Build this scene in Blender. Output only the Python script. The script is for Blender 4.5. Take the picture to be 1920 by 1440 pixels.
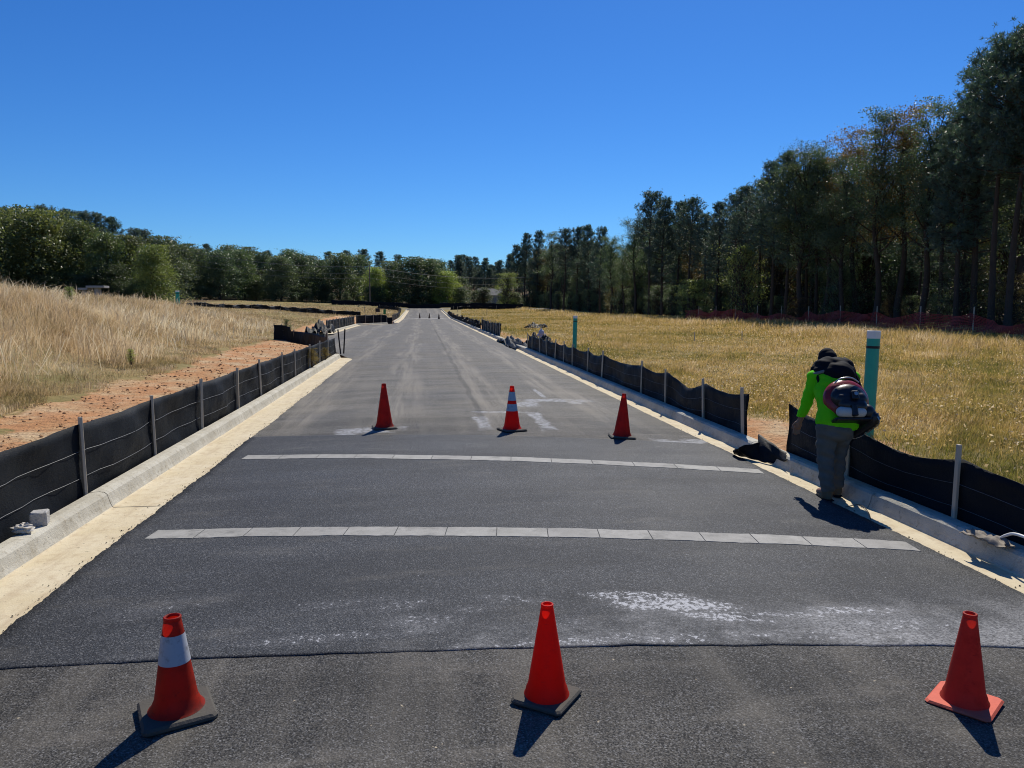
import bpy, bmesh, math, random
import numpy as np
from mathutils import Vector, Matrix

for o in list(bpy.data.objects):
    bpy.data.objects.remove(o)
scene = bpy.context.scene
COL = scene.collection
R = math.radians

# ---------------------------------------------------------------- camera, sky, sun, exposure
FPX, PITCH = 1400.0, math.atan(148 / 1400)
YAW = -math.atan(170 / math.hypot(1400, 148))          # camera looks a little right of the road's axis (+Y)
CAM = (-0.85, 0.0, 1.95)
cam_data = bpy.data.cameras.new('camera')
cam_data.sensor_width = 36.0
cam_data.lens = FPX / 1920 * 36
cam_data.clip_start, cam_data.clip_end = 0.05, 4000
camera = bpy.data.objects.new('camera', cam_data)
COL.objects.link(camera)
camera.location = CAM
camera.rotation_euler = (math.pi / 2 - PITCH, 0, YAW)
scene.camera = camera

SUN_AZ, SUN_EL = R(24), R(46)                            # azimuth from +Y towards +X
world = bpy.data.worlds.new('World')
scene.world = world
world.use_nodes = True
wn = world.node_tree.nodes
wl = world.node_tree.links
wn.clear()
sky = wn.new('ShaderNodeTexSky')
sky.sky_type = 'NISHITA'
sky.sun_disc = False
sky.sun_elevation = SUN_EL
sky.sun_rotation = SUN_AZ
sky.altitude = 300
sky.air_density = 1.0
sky.dust_density = 0.15
sky.ozone_density = 3.0
hsv = wn.new('ShaderNodeHueSaturation')
hsv.inputs['Saturation'].default_value = 1.22
bg = wn.new('ShaderNodeBackground')
bg.inputs['Strength'].default_value = 0.10
wo = wn.new('ShaderNodeOutputWorld')
wl.new(sky.outputs[0], hsv.inputs['Color'])
tint = wn.new('ShaderNodeMix')
tint.data_type = 'RGBA'
tint.blend_type = 'MULTIPLY'
tint.inputs[0].default_value = 1.0
tint.inputs[7].default_value = (0.36, 0.66, 1.03, 1)     # the deep blue the photograph's white balance gives the clear sky
wl.new(hsv.outputs[0], tint.inputs[6])
wl.new(tint.outputs[2], bg.inputs['Color'])
wl.new(bg.outputs[0], wo.inputs['Surface'])

sun_data = bpy.data.lights.new('sun', 'SUN')
sun_data.energy = 5.0
sun_data.angle = R(0.53)
sun_data.color = (1.0, 0.94, 0.83)
sun = bpy.data.objects.new('sun', sun_data)
COL.objects.link(sun)
sun.location = (20, 40, 60)
sdir = Vector((math.sin(SUN_AZ) * math.cos(SUN_EL), math.cos(SUN_AZ) * math.cos(SUN_EL), math.sin(SUN_EL)))
sun.rotation_euler = sdir.to_track_quat('Z', 'Y').to_euler()

scene.view_settings.view_transform = 'Standard'
scene.view_settings.look = 'None'
scene.view_settings.exposure = 0.0
scene.view_settings.gamma = 1.0
scene.view_settings.use_curve_mapping = False
scene.render.engine = 'CYCLES'
scene.cycles.max_bounces = 8
scene.cycles.diffuse_bounces = 3
scene.cycles.transmission_bounces = 4
scene.cycles.use_denoising = True
scene.cycles.filter_width = 1.05

# ---------------------------------------------------------------- measuring helpers
def ray(px, py):
    x, y, z = (px - 960) / FPX, -(py - 720) / FPX, -1.0
    a = math.pi / 2 - PITCH
    y, z = y * math.cos(a) - z * math.sin(a), y * math.sin(a) + z * math.cos(a)
    return (x * math.cos(YAW) - y * math.sin(YAW), x * math.sin(YAW) + y * math.cos(YAW), z)

def at(px, py, z=0.0):
    """the ground point of the place, on the level z, seen at that spot of the photograph"""
    r = ray(px, py)
    t = (z - CAM[2]) / r[2]
    return (CAM[0] + r[0] * t, CAM[1] + r[1] * t, z)

def at_road(px, py, lift=0.0):
    z = 0.0
    for _ in range(6):
        p = at(px, py, z)
        z = float(road_z(p[0], p[1])) + lift
    return (p[0], p[1], z)

def at_depth(px, py, Y):
    r = ray(px, py)
    t = (Y - CAM[1]) / r[1]
    return (CAM[0] + r[0] * t, Y, CAM[2] + r[2] * t)

# ---------------------------------------------------------------- terrain functions (metres; +Y along the road)
def sstep(a, b, x):
    t = np.clip((np.asarray(x, float) - a) / (b - a), 0, 1)
    return t * t * (3 - 2 * t)

def rise(y):
    y = np.asarray(y, float)
    return 0.020 * np.clip(y - 108, 0, 250) + 0.0 * y

def mult(x):
    return np.interp(x, [-40, -8, 8, 30], [1.0, 0.8, 0.8, 0.45])

def kerb_left(y):                                        # back of the left kerb
    return np.interp(y, [-50, 28.6, 34, 39, 52, 74, 79, 83, 400], [-4.06, -4.06, -5.4, -7.5, -7.4, -7.2, -4.4, -4.06, -4.06])

def asph_right(y):
    return np.interp(y, [-50, 400], [3.15, 3.15])

def kerb_right(y):                                       # back of the right kerb
    return np.interp(y, [-50, 400], [3.63, 3.63])

def road_z(x, y):
    c = np.clip(1 - (np.asarray(x, float) / 3.42) ** 2, 0, 1)
    return 0.085 * c + rise(y) * 0.8

def wob(x, y, s, ph=0.0):
    return (np.sin(x * s * 1.0 + 1.3 + ph) * np.cos(y * s * 0.83 + 0.4 - ph) + 0.6 * np.sin(x * s * 2.1 + y * s * 1.7 + 2.0 * ph)
            + 0.4 * np.cos(x * s * 3.7 - y * s * 3.1 + ph)) / 2.0

def terrain(x, y):
    x = np.asarray(x, float); y = np.asarray(y, float)
    far = rise(y) * mult(x)
    u = kerb_left(y) - x
    ridge = np.interp(y, [-60, 0, 22, 38, 55, 75, 110, 160], [1.7, 1.8, 2.0, 2.05, 1.85, 1.35, 0.5, 0.4])
    zl = 0.13 + 0.035 * np.clip(u, 0, 4) + sstep(2.6, 15.0, u) * ridge
    zl += sstep(15, 70, u) * np.interp(y, [0, 50, 90, 140], [0.0, 0.2, 1.0, 1.4])
    zl += (0.035 * wob(x, y, 1.9) + 0.022 * wob(x, y, 5.3, 2)) * sstep(0.6, 2.0, u) + 0.09 * wob(x, y, 0.45, 1) * sstep(2, 8, u)
    v = x - kerb_right(y)
    zr = 0.12 + 0.018 * np.clip(v, 0, 8) + 0.03 * wob(x, y, 0.7, 2) * sstep(0.6, 3, v) + 0.05 * wob(x, y, 0.2, 3) * sstep(1, 9, v)
    zr += 0.55 * sstep(20, 25, v) * sstep(30, 60, v * 0 + 60) * np.interp(y, [0, 30, 80, 120], [0.5, 0.7, 0.7, 0.2])
    zl -= 0.05 * (1 - sstep(0.12, 0.4, u))
    zr -= 0.05 * (1 - sstep(0.12, 0.4, v))
    zr += 5.0 * sstep(48, 95, v)
    z = np.where(u > 0, zl, np.where(v > 0, zr, -0.14)) + far + 14.0 * sstep(270, 420, y)
    # the crossing road at the far end
    cross = sstep(163, 165, y) * (1 - sstep(179, 181, y)) * (1 - sstep(33, 36, np.abs(x - 2)))
    return z * (1 - cross) + cross * (rise(y) * 0.8 - 0.12)

# ---------------------------------------------------------------- mesh helpers
def tag(o, label=None, cat=None, group=None, kind=None):
    if label: o['label'] = label
    if cat: o['category'] = cat
    if group: o['group'] = group
    if kind: o['kind'] = kind
    return o

def link(o, parent=None):
    COL.objects.link(o)
    if parent is not None:
        o.parent = parent
    return o

def empty(name, loc=(0, 0, 0), rz=0.0, parent=None):
    o = bpy.data.objects.new(name, None)
    o.empty_display_size = 0.2
    o.location = loc
    o.rotation_euler = (0, 0, rz)
    return link(o, parent)

def mesh_from(name, verts, faces, mats, smooth=False, midx=None):
    me = bpy.data.meshes.new(name)
    me.from_pydata([tuple(map(float, v)) for v in verts], [], [tuple(map(int, f)) for f in faces])
    for m in (mats if isinstance(mats, (list, tuple)) else [mats]):
        me.materials.append(m)
    if smooth:
        me.polygons.foreach_set('use_smooth', [True] * len(me.polygons))
    if midx is not None:
        me.polygons.foreach_set('material_index', list(map(int, midx)))
    me.update()
    return me

def obj(name, verts, faces, mats, parent=None, smooth=False, midx=None, loc=None):
    o = bpy.data.objects.new(name, mesh_from(name, verts, faces, mats, smooth, midx))
    if loc is not None:
        o.location = loc
    return link(o, parent)

def mesh_np(name, V, loops, sizes, mat, attrs=None, smooth=False):
    """big meshes straight from arrays: V (n,3), loops flat vertex indices, sizes per face"""
    me = bpy.data.meshes.new(name)
    me.vertices.add(len(V))
    me.vertices.foreach_set('co', np.ascontiguousarray(V, np.float32).ravel())
    me.loops.add(len(loops))
    me.loops.foreach_set('vertex_index', np.ascontiguousarray(loops, np.int32))
    me.polygons.add(len(sizes))
    st = np.concatenate([[0], np.cumsum(sizes)[:-1]]).astype(np.int32)
    me.polygons.foreach_set('loop_start', st)
    if smooth:
        me.polygons.foreach_set('use_smooth', np.ones(len(sizes), bool))
    if attrs:
        for k, a in attrs.items():
            at_ = me.attributes.new(k, 'FLOAT', 'POINT')
            at_.data.foreach_set('value', np.ascontiguousarray(a, np.float32))
    me.materials.append(mat)
    me.update(calc_edges=True)
    return me

class MB:
    """collects shapes for one mesh"""
    def __init__(s):
        s.v, s.f, s.m = [], [], []
    def add(s, V, F, mi=0):
        b = len(s.v)
        s.v += [tuple(p) for p in V]
        s.f += [tuple(i + b for i in f) for f in F]
        s.m += [mi] * len(F)
        return s
    def box(s, c, d, rot=None, mi=0, bev=0.0):
        dx, dy, dz = (q / 2 for q in d)
        rot = rot or Matrix.Identity(3)
        if bev <= 0:
            P = [Vector((x, y, z)) for z in (-dz, dz) for y in (-dy, dy) for x in (-dx, dx)]
            F = [(0, 2, 3, 1), (4, 5, 7, 6), (0, 1, 5, 4), (2, 6, 7, 3), (0, 4, 6, 2), (1, 3, 7, 5)]
        else:                                            # chamfered upright edges and rims
            def ring(z, k):
                ax, ay = dx - k, dy - k
                return [Vector(q) for q in ((-ax + bev, -ay, z), (ax - bev, -ay, z), (ax, -ay + bev, z), (ax, ay - bev, z),
                                            (ax - bev, ay, z), (-ax + bev, ay, z), (-ax, ay - bev, z), (-ax, -ay + bev, z))]
            P = ring(-dz, bev * .6) + ring(-dz + bev * .6, 0) + ring(dz - bev * .6, 0) + ring(dz, bev * .6)
            F = [tuple(range(7, -1, -1)), tuple(range(24, 32))]
            for r_ in range(3):
                for i in range(8):
                    j = (i + 1) % 8
                    F.append((r_ * 8 + i, r_ * 8 + j, r_ * 8 + 8 + j, r_ * 8 + 8 + i))
        s.add([tuple(rot @ p + Vector(c)) for p in P], F, mi)
        return s
    def tube(s, pts, radii, n=8, mi=0, cap=True):
        pts = [Vector(p) for p in pts]
        if not isinstance(radii, (list, tuple, np.ndarray)):
            radii = [radii] * len(pts)
        V, F = [], []
        up = Vector((0, 0, 1))
        for i, p in enumerate(pts):
            t = (pts[min(i + 1, len(pts) - 1)] - pts[max(i - 1, 0)])
            t = t.normalized() if t.length > 1e-9 else up
            a = t.cross(up) if abs(t.dot(up)) < 0.98 else t.cross(Vector((0, 1, 0)))
            a.normalize()
            b = a.cross(t)
            for k in range(n):
                q = 2 * math.pi * k / n
                V.append(p + (a * math.cos(q) + b * math.sin(q)) * radii[i])
        for i in range(len(pts) - 1):
            for k in range(n):
                k2 = (k + 1) % n
                F.append((i * n + k, i * n + k2, (i + 1) * n + k2, (i + 1) * n + k))
        if cap:
            F.append(tuple(range(n)))
            F.append(tuple((len(pts) - 1) * n + k for k in range(n - 1, -1, -1)))
        s.add(V, F, mi)
        return s
    def lathe(s, prof, n=32, mi=0, c=(0, 0, 0), closed=False):
        V, F = [], []
        for r_, z in prof:
            for k in range(n):
                q = 2 * math.pi * k / n
                V.append((c[0] + r_ * math.cos(q), c[1] + r_ * math.sin(q), c[2] + z))
        for i in range(len(prof) - 1):
            for k in range(n):
                k2 = (k + 1) % n
                F.append((i * n + k, i * n + k2, (i + 1) * n + k2, (i + 1) * n + k))
        if closed:
            F.append(tuple(range(n - 1, -1, -1)))
            F.append(tuple((len(prof) - 1) * n + k for k in range(n)))
        s.add(V, F, mi)
        return s
    def build(s, name, mats, parent=None, smooth=False, loc=None):
        return obj(name, s.v, s.f, mats, parent, smooth, s.m, loc)

# ---------------------------------------------------------------- material helpers
class NT:
    def __init__(s, name):
        s.mat = bpy.data.materials.new(name)
        s.mat.use_nodes = True
        s.n, s.l = s.mat.node_tree.nodes, s.mat.node_tree.links
        s.n.clear()
        s.out = s.n.new('ShaderNodeOutputMaterial')
        s.co = s.n.new('ShaderNodeTexCoord')
    def _in(s, sock, v):
        if v is None: return
        if isinstance(v, bpy.types.NodeSocket): s.l.new(v, sock)
        elif isinstance(v, (tuple, list)) and sock.type == 'RGBA' and len(v) == 3: sock.default_value = (*v, 1)
        else: sock.default_value = v
    def math(s, op, a, b=None, c=None, clamp=False):
        m = s.n.new('ShaderNodeMath'); m.operation = op; m.use_clamp = clamp
        for i, q in enumerate((a, b, c)):
            if q is not None: s._in(m.inputs[i], q)
        return m.outputs[0]
    def xyz(s, which='Object'):
        p = s.n.new('ShaderNodeSeparateXYZ'); s.l.new(s.co.outputs[which], p.inputs[0])
        return p.outputs
    def mapping(s, scale=(1, 1, 1), loc=(0, 0, 0), rot=(0, 0, 0), which='Object'):
        m = s.n.new('ShaderNodeMapping')
        m.inputs['Scale'].default_value = scale; m.inputs['Location'].default_value = loc; m.inputs['Rotation'].default_value = rot
        s.l.new(s.co.outputs[which], m.inputs['Vector'])
        return m.outputs[0]
    def noise(s, scale, detail=4, rough=0.55, vec=None, dist=0.0):
        n = s.n.new('ShaderNodeTexNoise')
        n.inputs['Scale'].default_value = scale; n.inputs['Detail'].default_value = detail
        n.inputs['Roughness'].default_value = rough; n.inputs['Distortion'].default_value = dist
        s.l.new(vec if vec is not None else s.co.outputs['Object'], n.inputs['Vector'])
        return n.outputs['Fac']
    def voronoi(s, scale, vec=None, feature='F1', out='Distance'):
        n = s.n.new('ShaderNodeTexVoronoi'); n.feature = feature
        n.inputs['Scale'].default_value = scale
        s.l.new(vec if vec is not None else s.co.outputs['Object'], n.inputs['Vector'])
        return n.outputs[out]
    def ramp(s, fac, a, b, va=0.0, vb=1.0):              # smooth map of fac from [a,b] to [va,vb]
        m = s.n.new('ShaderNodeMapRange'); m.interpolation_type = 'SMOOTHSTEP'
        for k, v in zip(('Value', 'From Min', 'From Max', 'To Min', 'To Max'), (fac, a, b, va, vb)):
            s._in(m.inputs[k], v)
        return m.outputs[0]
    def cramp(s, fac, stops):
        n = s.n.new('ShaderNodeValToRGB'); e = n.color_ramp.elements
        while len(e) < len(stops): e.new(0.5)
        for i, (p, c) in enumerate(stops):
            e[i].position = p; e[i].color = (*c, 1)
        s._in(n.inputs[0], fac)
        return n.outputs[0]
    def mix(s, fac, a, b, mode='MIX'):
        m = s.n.new('ShaderNodeMix'); m.data_type = 'RGBA'; m.blend_type = mode
        s._in(m.inputs[0], fac); s._in(m.inputs[6], a); s._in(m.inputs[7], b)
        return m.outputs[2]
    def attr(s, name):
        n = s.n.new('ShaderNodeAttribute'); n.attribute_name = name
        return n.outputs['Fac']
    def objinfo(s, out='Random'):
        return s.n.new('ShaderNodeObjectInfo').outputs[out]
    def bump(s, h, strength=0.3, dist=0.01, normal=None):
        b = s.n.new('ShaderNodeBump'); b.inputs['Strength'].default_value = strength; b.inputs['Distance'].default_value = dist
        s._in(b.inputs['Height'], h)
        if normal is not None: s.l.new(normal, b.inputs['Normal'])
        return b.outputs[0]
    def bsdf(s, color, rough=0.8, spec=0.3, normal=None, **kw):
        p = s.n.new('ShaderNodeBsdfPrincipled')
        s._in(p.inputs['Base Color'], color); s._in(p.inputs['Roughness'], rough)
        s._in(p.inputs['Specular IOR Level'], spec)
        if normal is not None: s.l.new(normal, p.inputs['Normal'])
        for k, v in kw.items(): s._in(p.inputs[k.replace('_', ' ')], v)
        return p.outputs[0]
    def transl(s, color, normal=None):
        t = s.n.new('ShaderNodeBsdfTranslucent'); s._in(t.inputs['Color'], color)
        if normal is not None: s.l.new(normal, t.inputs['Normal'])
        return t.outputs[0]
    def mixsh(s, fac, a, b):
        m = s.n.new('ShaderNodeMixShader'); s._in(m.inputs[0], fac); s.l.new(a, m.inputs[1]); s.l.new(b, m.inputs[2])
        return m.outputs[0]
    def done(s, sh):
        s.l.new(sh, s.out.inputs['Surface'])
        return s.mat

def simple(name, color, rough=0.7, spec=0.3, var=0.25, nscale=8, bump=0.0, bscale=60, metallic=0.0):
    t = NT(name)
    n = t.noise(nscale, 5, 0.6)
    c = t.mix(n, tuple(q * (1 - var) for q in color), tuple(min(1, q * (1 + var)) for q in color))
    nm = t.bump(t.noise(bscale, 4), bump, 0.01) if bump else None
    return t.done(t.bsdf(c, rough, spec, nm, Metallic=metallic))

# ---------------------------------------------------------------- materials of the setting
def asphalt_mat(name, dark, light, overlay):
    t = NT(name)
    x, y, z = t.xyz()
    grain = t.noise(170, 3, 0.7)
    stone = t.voronoi(150, out='Color')
    big = t.noise(0.55, 5, 0.6)
    streak = t.noise(1.0, 5, 0.6, t.mapping((2.4, 0.10, 1)))
    scuff = t.noise(1.0, 6, 0.65, t.mapping((1.1, 3.2, 1), rot=(0, 0, 0.25)))
    c = t.mix(t.ramp(big, 0.3, 0.7), dark, light)
    sep = t.n.new('ShaderNodeSeparateColor'); t.l.new(stone, sep.inputs[0])
    c = t.mix(t.math('MULTIPLY', t.ramp(sep.outputs[0], 0.55, 1.0), 0.75), c, (0.15, 0.15, 0.15))
    c = t.mix(t.ramp(t.noise(105, 2, 0.6), 0.3, 0.7), t.mix(1.0, c, (0.48, 0.48, 0.48), 'MULTIPLY'), t.mix(1.0, c, (1.6, 1.6, 1.6), 'MULTIPLY'))
    roll = t.noise(1.0, 4, 0.6, t.mapping((0.35, 1.6, 1)))
    c = t.mix(t.ramp(roll, 0.35, 0.65), t.mix(1.0, c, (0.80, 0.80, 0.80), 'MULTIPLY'), t.mix(1.0, c, (1.15, 1.15, 1.15), 'MULTIPLY'))
    c = t.mix(t.math('MULTIPLY', t.ramp(sep.outputs[1], 0.45, 0.9), 0.8), c, (0.012, 0.013, 0.015))
    dust = (0.23, 0.21, 0.175)
    if overlay:
        c = t.mix(t.math('MULTIPLY', t.ramp(scuff, 0.52, 0.8), 0.22), c, dust)
        # dried white splashes and powder by the near seam
        warp = t.noise(2.2, 4, 0.6)
        fine = t.noise(34, 4, 0.75)
        def blob(cx, cy, rx, ry, rot=0.0):
            dx = t.math('SUBTRACT', x, cx); dy = t.math('SUBTRACT', y, cy)
            ca, sa = math.cos(rot), math.sin(rot)
            a = t.math('ADD', t.math('MULTIPLY', dx, ca / rx), t.math('MULTIPLY', dy, sa / rx))
            b = t.math('ADD', t.math('MULTIPLY', dx, -sa / ry), t.math('MULTIPLY', dy, ca / ry))
            d = t.math('SQRT', t.math('ADD', t.math('MULTIPLY', a, a), t.math('MULTIPLY', b, b)))
            d = t.math('ADD', d, t.math('MULTIPLY', t.math('SUBTRACT', warp, 0.5), 1.8))
            return t.ramp(d, 1.0, 0.25)
        m = None
        for bl in BLOBS:
            b = t.math('MULTIPLY', blob(*bl[:5]), bl[5])
            m = b if m is None else t.math('MAXIMUM', m, b)
        speck = t.noise(26, 5, 0.8)
        nz = t.math('SUBTRACT', t.math('ADD', fine, speck), 1.0)
        hit = t.ramp(t.math('ADD', t.math('SUBTRACT', t.math('MULTIPLY', m, 0.58), 0.50), t.math('MULTIPLY', nz, 1.9)), -0.02, 0.14)
        c = t.mix(t.math('MULTIPLY', hit, 0.85), c, (0.55, 0.56, 0.58))
        c = t.mix(t.math('MULTIPLY', t.math('MULTIPLY', m, t.ramp(speck, 0.35, 0.65)), 0.35), c, (0.30, 0.30, 0.31))
        pw = t.ramp(t.math('ADD', y, t.math('MULTIPLY', t.math('SUBTRACT', warp, 0.5), 0.9)), 4.55, 3.86)
        pw = t.math('MULTIPLY', pw, t.ramp(t.math('ADD', t.noise(1.3, 5, 0.7), t.math('MULTIPLY', x, 0.04)), 0.42, 0.68))
        pw = t.math('MULTIPLY', pw, t.ramp(t.noise(55, 3, 0.7), 0.25, 0.75))
        c = t.mix(t.math('MULTIPLY', pw, 0.75), c, (0.42, 0.42, 0.42))
    else:
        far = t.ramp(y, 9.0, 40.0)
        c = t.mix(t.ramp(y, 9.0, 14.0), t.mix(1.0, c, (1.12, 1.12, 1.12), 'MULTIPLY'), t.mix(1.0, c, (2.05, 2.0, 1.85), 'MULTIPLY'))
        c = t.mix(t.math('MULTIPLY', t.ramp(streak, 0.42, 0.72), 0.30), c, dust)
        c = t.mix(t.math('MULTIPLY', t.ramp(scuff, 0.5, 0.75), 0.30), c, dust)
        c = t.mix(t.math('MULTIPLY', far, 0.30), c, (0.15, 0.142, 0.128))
        warp = t.noise(1.6, 4, 0.6)
        m = None
        for cx, cy, rx, ry in PATCHES:
            dx = t.math('ABSOLUTE', t.math('DIVIDE', t.math('SUBTRACT', x, cx), rx))
            dy = t.math('ABSOLUTE', t.math('DIVIDE', t.math('SUBTRACT', y, cy), ry))
            d = t.math('ADD', t.math('MAXIMUM', dx, dy), t.math('MULTIPLY', t.math('SUBTRACT', warp, 0.5), 2.3))
            b = t.ramp(d, 1.1, 0.5)
            m = b if m is None else t.math('MAXIMUM', m, b)
        m = t.math('MULTIPLY', m, t.ramp(t.noise(11, 5, 0.7), 0.3, 0.6))
        c = t.mix(t.math('MULTIPLY', m, 0.80), c, (0.36, 0.37, 0.385))
        # tyre tracks, a paving joint along the lane, and a few skid smears
        lane = t.math('ADD', x, t.math('MULTIPLY', t.math('SUBTRACT', t.noise(0.16, 3, 0.5), 0.5), 1.6))
        tr = t.math('SINE', t.math('MULTIPLY', lane, 3.6))
        tr = t.math('MULTIPLY', t.ramp(tr, -0.1, 0.9), t.ramp(t.noise(1.0, 5, 0.65, t.mapping((5, 0.22, 1))), 0.35, 0.65))
        c = t.mix(t.math('MULTIPLY', t.math('MULTIPLY', tr, t.ramp(y, 10.5, 13.0)), 0.55), c, (0.29, 0.262, 0.215))
        jx = t.math('ABSOLUTE', t.math('SUBTRACT', t.math('ADD', x, t.math('MULTIPLY', t.math('SUBTRACT', t.noise(0.5, 4, 0.6), 0.5), 0.25)), JOINT_X))
        c = t.mix(t.math('MULTIPLY', t.math('MULTIPLY', t.ramp(jx, 0.09, 0.02), t.ramp(y, 11.2, 12.5)), 0.35), c, (0.03, 0.03, 0.03))
        smear = t.noise(1.0, 6, 0.7, t.mapping((0.8, 2.6, 1), rot=(0, 0, -0.9)))
        c = t.mix(t.math('MULTIPLY', t.ramp(smear, 0.55, 0.72), 0.35), c, (0.22, 0.20, 0.17))
        # near end: pale crumbs pressed into the surface
        crumb = t.ramp(t.noise(19, 3, 0.55), 0.735, 0.775)
        c = t.mix(t.math('MULTIPLY', crumb, 0.8), c, (0.50, 0.43, 0.31))
    h = t.math('ADD', grain, t.math('MULTIPLY', t.voronoi(95), 0.9))
    nm = t.bump(h, 0.55, 0.006)
    return t.done(t.bsdf(c, t.ramp(big, 0.3, 0.7, 0.60, 0.74), 0.17 if overlay else 0.07, nm))

def gp(px, py, z=0.08):
    return at(px, py, z)[:2]
BLOBS = []
JOINT_X = gp(900, 775)[0]
for (px, py, rx, ry, rot, k) in [(1180, 1118, .45, .10, -.15, .9), (1260, 1135, .62, .16, -.2, 1.0), (1350, 1158, .5, .10, -.3, .95),
                                 (1450, 1150, .5, .07, -.1, .75), (1600, 1140, .45, .10, -.1, .78), (800, 1160, .4, .16, 0, .5), (880, 1145, .35, .12, 0, .5),
                                 (1060, 1170, .5, .12, 0, .45), (1230, 1200, .7, .1, -.1, .6), (1100, 1205, 1.1, .08, 0, .6), (600, 1195, .8, .07, 0, .5), (640, 1130, .5, .10, .1, .42), (760, 1135, .5, .12, .1, .5), (960, 1125, .4, .10, -.2, .5), (1700, 1165, .6, .12, -.1, .55), (1500, 1190, .8, .10, -.1, .5), (300, 1130, .5, .2, .2, .38)]:
    g = gp(px, py)
    BLOBS.append((g[0], g[1], rx, ry, rot, k))
PATCHES = []
for (px, py, rx, ry) in [(905, 795, .12, .8), (930, 776, .42, .12), (985, 760, .25, .45), (1012, 790, .12, 1.0), (1040, 752, .75, .25), (1010, 738, .05, .9), (1080, 756, .15, .15), (690, 810, .5, .3),
                         (1285, 828, .4, .35)]:
    g = gp(px, py, .05)
    PATCHES.append((g[0], g[1], rx, ry))

M = {}
M['asphalt'] = asphalt_mat('old_asphalt', (0.048, 0.046, 0.042), (0.085, 0.080, 0.071), False)
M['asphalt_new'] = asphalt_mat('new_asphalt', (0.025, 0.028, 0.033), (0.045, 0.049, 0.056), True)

t = NT('gutter_concrete')
n1, n2, n3 = t.noise(1.7, 6, 0.65), t.noise(9, 5, 0.6), t.noise(80, 3, 0.6)
c = t.mix(t.ramp(n1, 0.3, 0.7), (0.62, 0.52, 0.33), (0.70, 0.61, 0.43))
c = t.mix(t.math('MULTIPLY', t.ramp(n2, 0.46, 0.72), 0.60), c, (0.45, 0.34, 0.21))
c = t.mix(t.math('MULTIPLY', t.ramp(t.noise(26, 2, 0.4), 0.68, 0.74), 0.75), c, (0.11, 0.09, 0.06))
c = t.mix(t.math('MULTIPLY', n3, 0.25), c, (0.40, 0.34, 0.24))
wash = t.noise(1.0, 6, 0.7, t.mapping((7, 0.7, 1)))
c = t.mix(t.math('MULTIPLY', t.ramp(wash, 0.48, 0.72), 0.55), c, (0.43, 0.33, 0.21))
c = t.mix(t.math('MULTIPLY', t.ramp(t.noise(60, 3, 0.6), 0.66, 0.74), 0.6), c, (0.14, 0.11, 0.08))
M['gutter'] = t.done(t.bsdf(c, 0.85, 0.25, t.bump(t.math('ADD', n3, n2), 0.35, 0.008)))

t = NT('kerb_concrete')
n1, n2, n3 = t.noise(2.3, 6, 0.65), t.noise(14, 5, 0.6), t.noise(90, 3, 0.6)
run = t.noise(1.0, 4, 0.6, t.mapping((3, 16, 3)))
c = t.mix(t.ramp(n1, 0.3, 0.7), (0.42, 0.39, 0.31), (0.56, 0.53, 0.44))
c = t.mix(t.math('MULTIPLY', t.ramp(run, 0.5, 0.75), 0.4), c, (0.38, 0.33, 0.23))
c = t.mix(t.math('MULTIPLY', t.ramp(n2, 0.53, 0.74), 0.65), c, (0.27, 0.23, 0.16))
c = t.mix(t.math('MULTIPLY', t.ramp(t.noise(34, 3, 0.6), 0.62, 0.74), 0.7), c, (0.15, 0.13, 0.09))
M['kerb'] = t.done(t.bsdf(c, 0.85, 0.25, t.bump(t.math('ADD', n3, t.math('MULTIPLY', n2, 2)), 0.5, 0.01)))

t = NT('crossing_panel')
n1, n2 = t.noise(6, 6, 0.7), t.noise(120, 3, 0.7)
c = t.mix(t.ramp(n1, 0.3, 0.75), (0.29, 0.283, 0.255), (0.41, 0.40, 0.365))
c = t.mix(t.math('MULTIPLY', t.objinfo(), 0.35), c, (0.24, 0.23, 0.22))
c = t.mix(t.math('MULTIPLY', t.ramp(n2, 0.45, 0.8), 0.45), c, (0.13, 0.13, 0.13))
c = t.mix(t.math('MULTIPLY', t.ramp(t.noise(4.0, 6, 0.8), 0.48, 0.68), 0.6), c, (0.13, 0.128, 0.12))
M['panel'] = t.done(t.bsdf(c, 0.8, 0.3, t.bump(n2, 0.3, 0.004)))

t = NT('earth')
dirt = t.attr('dirt')
litter_fac = t.attr('litter')  # weight of the brown leaf litter on the ground under the trees
n1, n2, n3, n4 = t.noise(0.5, 6, 0.65), t.noise(3.2, 6, 0.7), t.noise(22, 5, 0.7), t.noise(0.12, 5, 0.6)
tracks = t.noise(1.0, 4, 0.6, t.mapping((2.2, 9.0, 1), rot=(0, 0, -0.3)))
clay = t.mix(t.ramp(n2, 0.3, 0.7), (0.44, 0.245, 0.115), (0.56, 0.40, 0.215))
clay = t.mix(t.ramp(n1, 0.4, 0.7), clay, (0.60, 0.46, 0.29))
clay = t.mix(t.math('MULTIPLY', t.ramp(t.noise(0.9, 5, 0.6, t.mapping((1, 1, 1), (7, 3, 0))), 0.38, 0.62), 0.85), clay, (0.50, 0.235, 0.10))
clay = t.mix(t.math('MULTIPLY', t.ramp(t.math('ADD', n3, t.math('MULTIPLY', tracks, 0.5)), 0.74, 0.92), 0.75), clay, (0.20, 0.11, 0.055))
turf = t.mix(t.ramp(n4, 0.35, 0.65), (0.24, 0.185, 0.065), (0.30, 0.235, 0.11))
turf = t.mix(t.math('MULTIPLY', t.ramp(n1, 0.42, 0.7), 0.6), turf, (0.135, 0.14, 0.04))
turf = t.mix(t.math('MULTIPLY', t.ramp(n2, 0.4, 0.8), 0.5), turf, (0.36, 0.28, 0.15))
edge = t.ramp(t.math('ADD', dirt, t.math('MULTIPLY', t.math('SUBTRACT', n2, 0.5), 0.9)), 0.38, 0.62)
c = t.mix(edge, turf, clay)
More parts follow.
